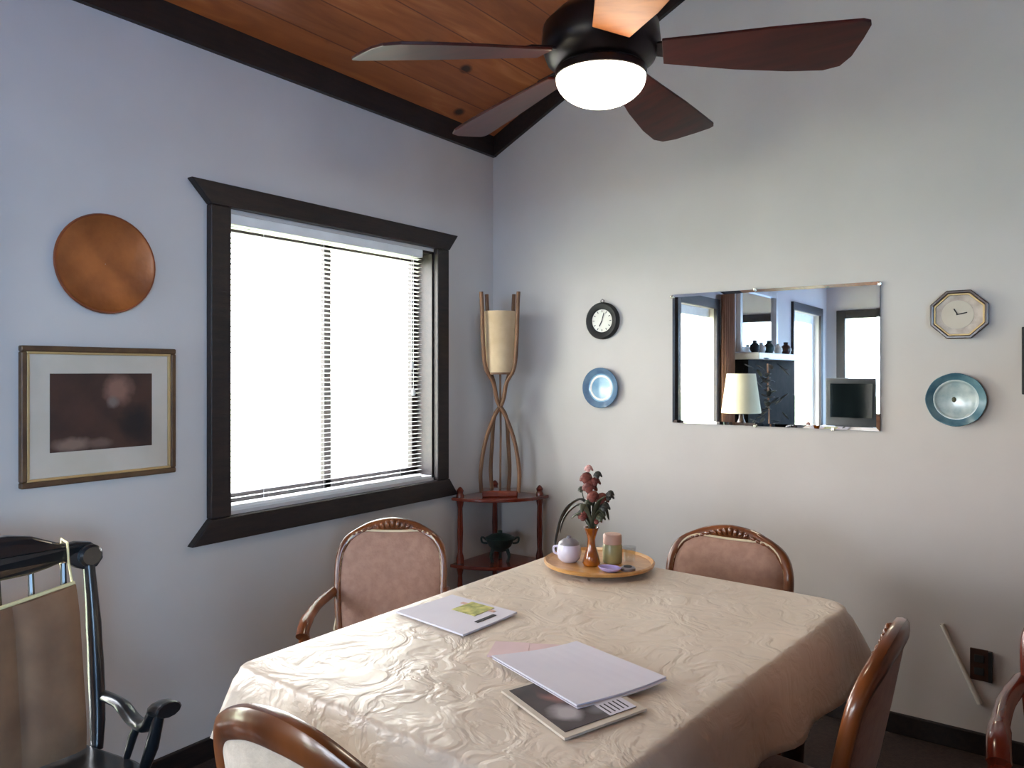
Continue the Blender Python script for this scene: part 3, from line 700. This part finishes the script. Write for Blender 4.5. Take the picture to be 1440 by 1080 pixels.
# ------------------------------------------------------------------ lazy susan and its load
TX, TY = 1.29, -1.172
o = tag(empty('lazy_susan', (TX, TY, TZ)), 'round honey-wood turntable tray near the far left table corner', 'tray')
MB().lathe([(.001, .0), (.07, 0), (.075, .008), (.001, .008)], 32, cap=False).build('swivel_base', 'darkwood', o, smooth=True)
MB().lathe([(.001, .008), (.14, .008), (.158, .014), (.160, .021), (.155, .024), (.148, .017), (.001, .015)], 56, cap=False).build('tray', 'traywood', o, smooth=True)
SZ = TZ+.0165
o = tag(empty('sugar_pot', (1.215, -1.215, SZ)), 'small white lidded pot at the left of the round tray', 'pot')
MB().lathe([(.001, 0), (.022, 0), (.032, .010), (.036, .028), (.033, .045), (.030, .052)], 32, cap=False).build('pot_body', 'china', o, smooth=True)
MB().lathe([(.031, .050), (.030, .055), (.018, .064), (.006, .067), (.007, .073), (.001, .076)], 32, cap=False).build('lid', 'greylid', o, smooth=True)
MB().sweep(smoothpath([(-.034, 0, .040), (-.050, -.004, .036), (-.048, -.004, .02), (-.033, 0, .016)], 5), .0035, n=8, up=(0,1,0)).build('handle', 'china', o, smooth=True)
o = tag(empty('bud_vase', (1.290, -1.215, SZ)), 'slim amber-brown vase standing in the middle of the tray', 'vase')
MB().lathe([(.001, 0), (.022, 0), (.026, .008), (.020, .03), (.012, .055), (.011, .075), (.017, .095), (.022, .108), (.019, .108), (.010, .085), (.001, .08)], 28, cap=False).build('vase_body', 'amber', o, smooth=True)
o = tag(empty('jam_jar', (1.322, -1.150, SZ)), 'green-yellow labelled jar with pink lid on the tray', 'jar')
MB().lathe([(.001, 0), (.026, 0), (.028, .004), (.028, .048), (.025, .055)], 28, cap=False).build('jar_body', 'greenjar', o, smooth=True)
MB().lathe([(.026, .054), (.027, .056), (.027, .078), (.024, .082), (.001, .082)], 28, cap=False).build('lid', 'pinklid', o, smooth=True)
o = tag(empty('trinket_dish', (1.366, -1.246, SZ)), 'small oval lavender dish at the front of the tray', 'dish')
MB().lathe([(.001, 0), (.018, 0), (.027, .006), (.031, .012), (.029, .013), (.02, .007), (.001, .006)], 32, cap=False, sx=1.1, sy=.8).build('dish_body', 'lavender', o, smooth=True)
o = tag(empty('jar_lid', (1.400, -1.205, SZ)), 'small dark round lid beside the lavender dish', 'lid')
MB().lathe([(.001, 0), (.02, 0), (.0215, .003), (.021, .008), (.018, .010), (.001, .010)], 28, cap=False).build('lid_body', 'greylid', o, smooth=True)
MB().lathe([(.001, .0101), (.012, .0101), (.011, .012), (.001, .0122)], 20, cap=False).build('inset', 'ink', o, smooth=True)
o = tag(empty('glass_tumbler', (1.352, -1.102, SZ)), 'tiny clear glass at the back right of the tray', 'glass')
MB().lathe([(.001, 0), (.016, 0), (.020, .04), (.0185, .04), (.0145, .004), (.001, .004)], 24, cap=False).build('glass_body', 'tumbler', o, smooth=True)

# bouquet
o = tag(empty('flower_bouquet', (1.290, -1.215, SZ+.085)), 'dusty red artificial flowers with dark arching leaves in the vase', 'flowers')
heads = [((-.035, .03, .158), .022, 'petal'), ((-.018, .02, .135), .024, 'petal'), ((-.030, .035, .185), .014, 'petalpink'), ((-.005, .03, .150), .017, 'petal'), ((.022, .02, .105), .022, 'petal'), ((.005, .0, .112), .021, 'petal'), ((.040, .03, .112), .016, 'leafdark'), ((-.02, -.01, .055), .018, 'petal'), ((.012, .01, .045), .016, 'petal'), ((-.045, .02, .125), .012, 'leaf'), ((.003, .03, .17), .014, 'leafdark'), ((.036, .01, .085), .018, 'leafdark'), ((.015, .02, .082), .02, 'leafdark'), ((-.01, .0, .09), .016, 'leaf'), ((.05, .02, .122), .012, 'leafdark'), ((-.03, .0, .06), .017, 'leafdark'), ((.03, .0, .055), .015, 'leaf'), ((.0, .03, .065), .018, 'leafdark')]
for i, (p, r, mm) in enumerate(heads):
    q = Vector(p)
    MB().sweep(smoothpath([(q.x*.05, q.y*.05, -.03), (q.x*.15, q.y*.15, .02), (q.x*.6, q.y*.6, q.z*.6), tuple(q)], 4), .0016, n=6, up=(0,1,0)).build('stem', 'leaf', o, smooth=True)
    h = MB(); random.seed(i)
    for k in range(11):
        a = k*2.4; rr = r*(.35+.05*k)*.9
        d = Vector((math.cos(a)*rr, math.sin(a)*rr, r*.45-(k/11)*r*.8))
        h.ball(q+d, r*.48, 6, (1, 1, .45), RZ(a) @ RY(.5+.06*k))
    h.build('flower_head' if mm.startswith('petal') else 'leaf_cluster', mm, o, smooth=True)
def leafblade(pts, wd, m_, nm='leaf'):
    path = smoothpath(pts, 6); k = len(path)
    w_ = [max(.0008, wd*math.sin(PI*min(1, (i/(k-1))*.96+.04))**.6) for i in range(k)]
    MB().sweep(path, w_, [x*.3+.0006 for x in w_], n=8, up=(0,0,1)).build(nm, m_, o, smooth=True)
leafblade([(0, 0, 0), (-.012, .004, .075), (-.040, .01, .098), (-.085, .02, .075), (-.120, .03, .03), (-.143, .035, -.035), (-.146, .035, -.068)], .009, 'leafdark')
leafblade([(0, 0, 0), (-.012, .0, .07), (-.038, .0, .085), (-.075, .0, .06), (-.098, .0, .025), (-.107, .0, -.008)], .007, 'leafdark')
for pts in ([(0,0,.0),(.01,.0,.05),(.03,.0,.075),(.05,-.01,.06)], [(0,0,0),(-.01,-.01,.05),(-.035,-.015,.06),(-.055,-.02,.045)], [(0,0,0),(.008,.01,.06),(.028,.02,.09),(.046,.02,.045)], [(0,0,0),(-.005,-.01,.06),(-.01,-.03,.09),(-.005,-.045,.07)], [(0,0,0),(.012,-.005,.06),(.03,-.01,.1),(.052,-.01,.118)]):
    leafblade(pts, .011, 'leaf')

# ------------------------------------------------------------------ corner stand, stick lamp, iron pot
SX, SY = 0.03, -0.03
o = tag(empty('corner_stand', (SX, SY, 0)), 'red-brown two-tier corner shelf stand in the room corner', 'stand')
def qshelf(z, r, th=.016):
    pts = [(0, 0)]+[(r*math.cos(-a), r*math.sin(-a)) for a in [i*PI/2/16 for i in range(17)]]
    return MB().prism(pts, lambda a, c: (a, c, z-th), lambda a, c: (a, c, z))
P3 = [(.022, -.022), (.022, -.295), (.295, -.022)]
qshelf(.735, .335).build('shelf', 'redwood', o, bevel=.004)
qshelf(.42, .345).build('shelf', 'redwood', o, bevel=.004)
qshelf(.10, .335).build('shelf', 'redwood', o, bevel=.004)
for x, y in P3:
    pf = [(.010, 0), (.013, .03), (.010, .06), (.010, .10), (.014, .13), (.008, .16), (.012, .26), (.008, .36), (.014, .40), (.014, .42), (.014, .44), (.009, .47), (.011, .57), (.009, .68), (.014, .715), (.014, .74), (.010, .752), (.013, .764), (.006, .778), (.001, .782)]
    MB().lathe([(q*1.35, z) for q, z in pf], 16, (x, y, 0)).build('post', 'redwood', o, smooth=True)
# stick lamp
LX, LY = .185, -.185
o = tag(empty('stick_lamp', (LX, LY, .735), math.radians(36)), 'tall bent-branch lamp with parchment shade on the corner stand', 'lamp')
MB().b2((-.085, -.055, 0), (.085, .055, .03)).build('base', 'redwood', o, bevel=.006)
# local x = across the view
for sx in (-1, 1):
    for sy in (-1, 1):
        xt = sx*(.082 if sy < 0 else .062); 
        pts = [(-sx*.088*(1 if sy < 0 else .45), sy*.035, .02), (-sx*.092*(1 if sy < 0 else .5), sy*.036, .12), (-sx*.070*(1 if sy < 0 else .55), sy*.03, .26), (-sx*.028, sy*.022, .38), (sx*.012, sy*.02, .45), (sx*.030, sy*.03, .54), (xt*.84, sy*.05, .62), (xt*.98, sy*.058, .76), (xt*1.03, sy*.06, .90), (xt*1.08, sy*.06, .975)]
        MB().sweep(smoothpath(pts, 5), .0095, n=8, up=(0,1,0)).build('branch', 'bark', o, smooth=True)
MB().sweep([(0, 0, .02), (.003, 0, .3), (0, 0, .62)], .005, n=8, up=(0,1,0)).build('centre_rod', 'bark', o, smooth=True)
MB().lathe([(.004, .60), (.016, .61), (.018, .66), (.012, .68)], 16).build('socket', 'ivory', o, smooth=True)
MB().lathe([(.066, .585), (.080, .885), (.0785, .885), (.0645, .585)], 40, cap=False).build('lamp_shade', 'parch', o, smooth=True)
MB().lathe([(.0665, .583), (.0675, .583), (.0675, .593), (.0665, .593)], 40, cap=False).build('shade_rim', 'bark', o, smooth=True)
MB().sweep([(-.066, 0, .60), (.066, 0, .60)], .002, n=6).build('shade_spider', 'bronze', o)
# iron pot
o = tag(empty('iron_pot', (.185, -.185, .42), math.radians(36)), 'small dark green footed iron pot on the stand lower shelf', 'pot')
MB().lathe([(.001, .045), (.03, .05), (.055, .075), (.068, .105), (.072, .112), (.066, .114), (.05, .124), (.02, .132), (.010, .134), (.011, .146), (.001, .15)], 32, cap=False).build('bowl', 'greeniron', o, smooth=True)
for k in range(3):
    a = k*2*PI/3+PI/2
    MB().sweep(smoothpath([(.038*math.cos(a), .038*math.sin(a), .062), (.050*math.cos(a), .050*math.sin(a), .03), (.042*math.cos(a), .042*math.sin(a), .0)], 4), [.010, .010, .009, .009, .008, .007, .007, .008, .009], n=8, up=(0.3,1,0)).build('foot', 'greeniron', o, smooth=True)
for sx in (-1, 1):
    MB().sweep(smoothpath([(sx*.062, 0, .10), (sx*.088, 0, .115), (sx*.086, 0, .09), (sx*.06, 0, .085)], 4), .005, n=8, up=(0,1,0)).build('handle', 'greeniron', o, smooth=True)

# ------------------------------------------------------------------ rocking chair (faces +x)
o = tag(empty('rocking_chair', (.62, -2.41, 0)), 'black painted rocking chair with scrolled crest rail against left wall', 'rocking chair')
def backx(z): return -.165-(z-.42)*.14
half = [(0, .942), (.06, .942), (.11, .932), (.15, .914), (.18, .902), (.205, .905), (.235, .900), (.257, .880), (.260, .858), (.245, .838), (.222, .832), (.198, .842), (.175, .862), (.14, .852), (.10, .844), (.05, .842), (0, .842)]
crest = [(y, z) for y, z in half]+[(-y, z) for y, z in half[::-1][1:-1]]
def crv(y): return .03*(1-(abs(y)/.26)**2)
MB().prism(crest, lambda y, z: (backx(z)-crv(y)-.013, y, z), lambda y, z: (backx(z)-crv(y)+.013, y, z)).build('crest_rail', 'black', o, bevel=.005)
for s in (-1, 1):
    MB().lathe([(.001, -.018), (.024, -.018), (.028, -.010), (.028, .012), (.022, .018), (.001, .018)], 28, (backx(.868), s*.230, .868), RY(PI/2), cap=False).build('scroll', 'black', o, smooth=True)
    MB().sweep(smoothpath([(backx(.85), s*.228, .85), (backx(.7), s*.230, .70), (backx(.5), s*.226, .5), (-.155, s*.215, .405)], 4), [.014, .014, .015, .016, .018, .018, .019, .019, .018, .018, .016, .015, .014], n=12, up=(1,0,0)).build('post', 'black', o, smooth=True)
    # arm
    A = MB().sweep(smoothpath([(-.175, s*.238, .525), (-.10, s*.245, .520), (-.03, s*.243, .500), (.04, s*.238, .508), (.08, s*.236, .553), (.115, s*.234, .572), (.145, s*.232, .574)], 5), [.016]*6+[.018]*8+[.020]*8+[.028]*7+[.03, .026], [.012]*12+[.014]*10+[.017]*7+[.018, .016], n=12, up=(0,0,1)).build('arm', 'black', o, smooth=True)
    for xt, xb, r in ((.00, -.03, .010), (.09, .05, .015)):
        MB().sweep([(xt, s*.24, .505 if xt < .05 else .555), ((xt+xb)/2, s*.232, .47), (xb, s*.222, .41)], [r*.8, r, r*.8], n=10, up=(1,0,0)).build('arm_spindle', 'black', A, smooth=True)
    for xl, xq in ((-.13, -.19), (.17, .22)):
        MB().sweep([(xl, s*.18, .39), ((xl+xq)/2, s*.205, .22), (xq, s*.225, .055)], [.016, .02, .013], n=10, up=(1,0,0)).build('leg', 'black', o, smooth=True)
    rk = smoothpath([(-.42, s*.228, .10), (-.25, s*.228, .045), (0, s*.228, .016), (.2, s*.228, .035), (.33, s*.228, .07)], 5)
    MB().sweep(rk, .012, .016, n=8, up=(0,1,0), square=.6).build('rocker', 'black', o, smooth=True)
for k in range(6):
    y = -.175+.07*k
    MB().sweep([(backx(.85)-crv(y), y, .856), (backx(.62)-crv(y)*.7, y*.93, .62), (-.16, y*.88, .41)], [.007, .010, .008], n=8, up=(1,0,0)).build('spindle', 'black', o, smooth=True)
st_out = [(-.19, -.20), (.0, -.235), (.22, -.23), (.25, -.15), (.255, 0), (.25, .15), (.22, .23), (.0, .235), (-.19, .20)]
MB().prism(st_out, lambda a, c: (a, c, .385), lambda a, c: (a, c, .42)).build('seat', 'black', o, bevel=.012, seg=3)
MB().sweep([(.19, -.2, .2), (.19, 0, .2), (.19, .2, .2)], [.010, .016, .010], n=10).build('stretcher', 'black', o, smooth=True)
# cushion
cu = tag(empty('back_cushion', (.62, -2.41, 0)), 'tan suede cushion tied by a cord to the rocking chair back', 'cushion')
def cush(y0, y1, zt0, zt1, nm, parent, m_):
    nx, nz = 8, 12; f0 = []; f1 = []
    for j in range(nz+1):
        for i in range(nx+1):
            u = i/nx; v = j/nz; y = y0+(y1-y0)*u; z = .43+((zt0+(zt1-zt0)*u)-.43)*v
            e = min(1, 4*min(u, 1-u)+.15)**.5*min(1, 5*min(v, 1-v)+.12)**.5
            x = backx(z)+.018
            f0.append((x+.012+.040*e, y, z)); f1.append((x+.010-.0*e, y, z))
    k = nx+1; fs = []; N_ = len(f0)
    for j in range(nz):
        for i in range(nx):
            a = j*k+i; fs.append((a, a+1, a+k+1, a+k)); fs.append(tuple(q+N_ for q in (a, a+k, a+k+1, a+1)))
    rim = [i for i in range(k)]+[j*k+nx for j in range(1, nz+1)]+[nz*k+i for i in range(nx-1, -1, -1)]+[j*k for j in range(nz-1, 0, -1)]
    for i in range(len(rim)):
        a, b2_ = rim[i], rim[(i+1) % len(rim)]; fs.append((a, a+N_, b2_+N_, b2_))
    return MB().add(f0+f1, fs).build(nm, m_, parent, smooth=True)
cush(.04, .18, .793, .812, 'cushion_panel', cu, 'tan')
cush(-.20, .04, .765, .793, 'cushion_panel', cu, 'tan')
MB().sweep([(backx(.77)+.026, -.20, .768), (backx(.79)+.026, .04, .796), (backx(.81)+.026, .18, .815)], .005, n=8).build('piping', 'ribbon', cu, smooth=True)
yr = .178
MB().sweep([(backx(.80)+.028, yr, .79), (backx(.86)+.008, yr, .86), (backx(.91)+.008, yr, .908), (backx(.915)-.022, yr, .914), (backx(.86)-.036, yr, .86), (backx(.80)-.03, yr, .79)], .0045, .0025, n=8, up=(0,1,0)).build('tie_cord', 'ribbon', cu, smooth=True)

# ------------------------------------------------------------------ the living end of the room (seen in the mirror)
o = tag(empty('fireplace', (0, -4.2, 0)), 'dark stone fireplace with pale mantel shelf, reflected in mirror', 'fireplace')
f = MB(); f.b2((0.0, -.70, 0), (.15, -.38, 1.44)); f.b2((0.0, .38, 0), (.15, .72, 1.44)); f.b2((0, -.38, .78), (.15, .38, 1.44)); f.build('surround', 'stone', o)
MB().b2((0.0, -.38, 0), (.02, .38, .78)).build('firebox', 'blackmat', o)
MB().b2((0.0, -.74, 1.44), (.26, .76, 1.50)).build('mantel_shelf', 'mantel', o, bevel=.006)
MB().b2((0.15, -.6, 0), (.5, .6, .05)).build('hearth', 'stone', o, bevel=.006)
o = tag(empty('overmantel_mirror', (0, -4.15, 1.51)), 'pale-framed mirror above the mantel, reflected in mirror', 'mirror')
fm = MB(); fm.b2((0, -.55, 0), (.04, -.49, .62)); fm.b2((0, .49, 0), (.04, .55, .62)); fm.b2((0, -.49, .56), (.04, .49, .62)); fm.b2((0, -.49, 0), (.04, .49, .05)); fm.build('mirror_frame', 'mantel', o, bevel=.004)
MB().b2((.002, -.49, .05), (.012, .49, .56)).build('mirror_glass', 'mirror', o)
for i, (y, r, mm, lb) in enumerate([(-3.62, .045, 'blackmat', 'dark round ornament at the window end of the mantel'), (-3.80, .04, 'mantel', 'pale round ornament next to the dark one on the mantel'), (-4.02, .05, 'greeniron', 'green-black round ornament on the mantel'), (-4.30, .04, 'ivory', 'ivory round ornament towards the door end of the mantel'), (-4.55, .05, 'darkwood', 'dark brown ornament at the door end of the mantel')]):
    q = MB().lathe([(.001, 0), (r*.6, 0), (r, r*.8), (r*.9, r*1.5), (r*.4, r*2.0), (r*.5, r*2.4), (.001, r*2.5)], 20, cap=False).build('ornament', mm, smooth=True)
    q.location = (.16, y, 1.5); tag(q, lb+', in mirror', 'ornament', 'mantel ornaments')
# tall sideboard on the right, added out of view to block daylight
o = tag(empty('blocker_cabinet', (3.12, -1.7, 0)), 'tall dark cabinet added out of view on the right to block daylight', 'blocker_cabinet')
MB().b2((-.22, -1.45, .06), (.22, 1.45, 1.5)).build('cabinet_body', 'darkwood', o, bevel=.006)
MB().b2((-.25, -1.48, 1.5), (.24, 1.48, 1.53)).build('cabinet_top', 'darkwood', o, bevel=.006)
MB().b2((-.19, -1.4, 0), (.2, 1.4, .06)).build('plinth', 'blackmat', o)
for y in (-1.2, -.72, -.24, .24, .72, 1.2):
    dd = MB().b2((-.238, y-.235, .12), (-.22, y+.235, 1.45)).build('door', 'darkwood', o, bevel=.004)
    MB().ball((-.25, y+.19, .7), .012, 8).build('knob', 'silver', dd, smooth=True)
# sofa added behind the camera, unseen, to block low daylight
o = tag(empty('sofa', (2.35, -4.15, 0)), 'brown sofa added unseen behind the camera to block low daylight', 'sofa')
MB().b2((-1.0, -.42, .12), (1.0, .30, .42)).build('sofa_base', 'curtain', o, bevel=.03)
MB().b2((-1.0, .18, .40), (1.0, .40, .98)).build('backrest', 'curtain', o, bevel=.05)
for sx in (-1, 1): MB().b2((sx*1.0-.09, -.42, .12), (sx*1.0+.09, .36, .64)).build('armrest', 'curtain', o, bevel=.04)
for sx in (-1, 1): MB().b2((sx*.46-.44, -.40, .42), (sx*.46+.44, .18, .54)).build('seat_cushion', 'curtain', o, bevel=.04)
for sx in (-1, 1):
    for y in (-.36, .24): MB().b2((sx*.92-.03, y-.03, 0), (sx*.92+.03, y+.03, .12)).build('leg', 'darkwood', o)
# floor vase with branches beside the fireplace
o = tag(empty('potted_plant', (.34, -3.42, 0)), 'tall dark leafy plant beside the fireplace, reflected in mirror', 'plant')
MB().lathe([(.001, 0), (.09, 0), (.12, .15), (.13, .35), (.11, .36), (.001, .33)], 24, cap=False).build('pot', 'greeniron', o, smooth=True)
lf = MB(); random.seed(3)
for k in range(70):
    a = random.random()*2*PI; rr = random.random()*.16; z = .45+random.random()*1.0
    lf.ball((rr*math.cos(a), rr*math.sin(a), z), .04, 5, (1.2, .5, .15), RZ(a) @ RY(random.uniform(-.8, .8)))
lf.build('foliage', 'leafdark', o, smooth=True)
MB().sweep([(0, 0, .3), (.01, 0, .9), (0, .01, 1.4)], .008, n=6, up=(0,1,0)).build('trunk', 'bark', o, smooth=True)
# curtain
cm = MB(); top = []; bot = []
for k in range(41):
    y = -3.36+.24*k/40; x = .06+.018*math.sin(k*1.1); top.append((x, y, 2.02)); bot.append((x, y, .1))
cm.add(top+bot, [(i, i+1, 42+i, 41+i) for i in range(40)])
q = cm.build('curtain', 'curtain', smooth=True); sd = q.modifiers.new('t', 'SOLIDIFY'); sd.thickness = .004
tag(q, 'brown curtain beside the tall left-wall window, reflected in mirror', 'curtain')
# side table with lamp
o = tag(empty('side_table', (.28, -2.93, 0)), 'round dark side table carrying the cream lamp, reflected in mirror', 'side table')
MB().lathe([(.001, .60), (.19, .60), (.195, .615), (.19, .625), (.001, .625)], 32, cap=False).build('table_top', 'darkwood', o, smooth=True)
MB().lathe([(.02, .04), (.03, .2), (.018, .4), (.03, .6)], 16).build('pedestal', 'darkwood', o, smooth=True)
MB().lathe([(.001, 0), (.14, 0), (.13, .03), (.02, .05)], 24, cap=False).build('foot', 'darkwood', o, smooth=True)
o = tag(empty('table_lamp', (.28, -2.93, .626)), 'table lamp with cream tapered shade, reflected in mirror', 'lamp')
MB().lathe([(.001, 0), (.06, 0), (.07, .06), (.085, .15), (.05, .26), (.02, .33), (.012, .40)], 24, cap=False).build('lamp_base', 'darkwood', o, smooth=True)
MB().lathe([(.155, .375), (.112, .69), (.110, .69), (.153, .375)], 40, cap=False).build('lamp_shade', 'creamshade', o, smooth=True)
MB().sweep([(-.11, 0, .685), (.11, 0, .685)], .002, n=6).build('shade_spider', 'bronze', o)
# television on stand
o = tag(empty('television_stand', (.50, -6.12, 0)), 'low dark cabinet under the television, reflected in mirror', 'cabinet')
MB().b2((-.42, -.25, 0), (.42, .22, .66)).build('cabinet_body', 'darkwood', o, bevel=.006)
MB().b2((-.43, -.26, .66), (.43, .24, .70)).build('cabinet_top', 'sofa', o, bevel=.004)
for x in (-.21, .21):
    dd = MB().b2((x-.19, .22, .05), (x+.19, .235, .62)).build('door', 'darkwood', o, bevel=.003)
    MB().ball((x*.2+(0.0), .245, .36), .012, 8).build('knob', 'silver', dd, smooth=True)
o = tag(empty('television', (.46, -6.12, .70)), 'black boxy television in front of the rear window, reflected in mirror', 'television')
MB().b2((-.27, -.10, .02), (.27, .16, .56)).build('casing', 'blackmat', o, bevel=.01)
MB().b2((-.22, .16, .12), (.22, .166, .50)).build('screen', 'screen', o)
MB().b2((-.18, -.08, 0), (.18, .10, .02)).build('base', 'blackmat', o)

# ------------------------------------------------------------------ daylight
sc = bpy.context.scene
wd = D.worlds.new('world'); sc.world = wd; wd.use_nodes = True
nt = wd.node_tree; bg = nt.nodes['Background']
tc = nt.nodes.new('ShaderNodeTexCoord'); sp = nt.nodes.new('ShaderNodeSeparateXYZ'); nt.links.new(tc.outputs['Generated'], sp.inputs[0])
def ramp(c0, c1):
    cr = nt.nodes.new('ShaderNodeValToRGB'); e = cr.color_ramp.elements
    e[0].position = 0.0; e[0].color = c0; e[1].position = 0.6; e[1].color = c1
    nt.links.new(sp.outputs['Z'], cr.inputs['Fac']); return cr.outputs['Color']
west = ramp((1.0, 0.97, 0.92, 1), (0.86, 0.90, 1.0, 1)); east = ramp((0.44, 0.70, 1.0, 1), (0.30, 0.57, 1.0, 1))
mr = nt.nodes.new('ShaderNodeMapRange'); mr.inputs[1].default_value = -0.5; mr.inputs[2].default_value = 0.5
nt.links.new(sp.outputs['X'], mr.inputs[0])
mxw = nt.nodes.new('ShaderNodeMixRGB'); nt.links.new(mr.outputs[0], mxw.inputs['Fac']); nt.links.new(west, mxw.inputs['Color1']); nt.links.new(east, mxw.inputs['Color2'])
nt.links.new(mxw.outputs['Color'], bg.inputs['Color'])
bg.inputs['Strength'].default_value = 27.0

def portal(name, loc, rot, sx, sy):
    l = D.lights.new(name, 'AREA'); l.shape = 'RECTANGLE'; l.size = sx; l.size_y = sy; l.cycles.is_portal = True
    o = D.objects.new(name, l); COL.objects.link(o); o.location = loc; o.rotation_euler = rot; return o
def mid(a, b_): return (a+b_)/2
portal('portal_dining', (-.135, mid(W1[0], W1[1]), mid(W1[2], W1[3])), (0, -PI/2, 0), W1[3]-W1[2], W1[1]-W1[0])
portal('portal_tall', (-.135, mid(W2[0], W2[1]), mid(W2[2], W2[3])), (0, -PI/2, 0), W2[3]-W2[2], W2[1]-W2[0])
portal('portal_door', (-.135, mid(DR[0], DR[1]), mid(DR[2], DR[3])), (0, -PI/2, 0), DR[3]-DR[2], DR[1]-DR[0])
portal('portal_rear', (mid(W3[0], W3[1]), RL-.135, mid(W3[2], W3[3])), (PI/2, 0, 0), W3[1]-W3[0], W3[3]-W3[2])
portal('portal_right', (RW+.135, mid(W4[0], W4[1]), mid(W4[2], W4[3])), (0, PI/2, 0), W4[3]-W4[2], W4[1]-W4[0])

# ------------------------------------------------------------------ camera
cam = D.cameras.new('camera'); co = D.objects.new('camera', cam); COL.objects.link(co); sc.camera = co
f_px = 1063.0
cam.sensor_fit = 'HORIZONTAL'; cam.sensor_width = 36.0; cam.lens = f_px/1440*36
cam.shift_y = -(540-523)/1440.0
cam.clip_start = 0.05
co.location = (2.38, -3.09, 1.33)
yaw = math.atan2(.5901921, .8072628)     # forward = (-sin, cos)
co.rotation_euler = (PI/2, 0, yaw)
sc.view_settings.view_transform = 'Standard'; sc.view_settings.look = 'None'
sc.view_settings.exposure = 0.0; sc.view_settings.gamma = 1.0
sc.view_settings.use_curve_mapping = False
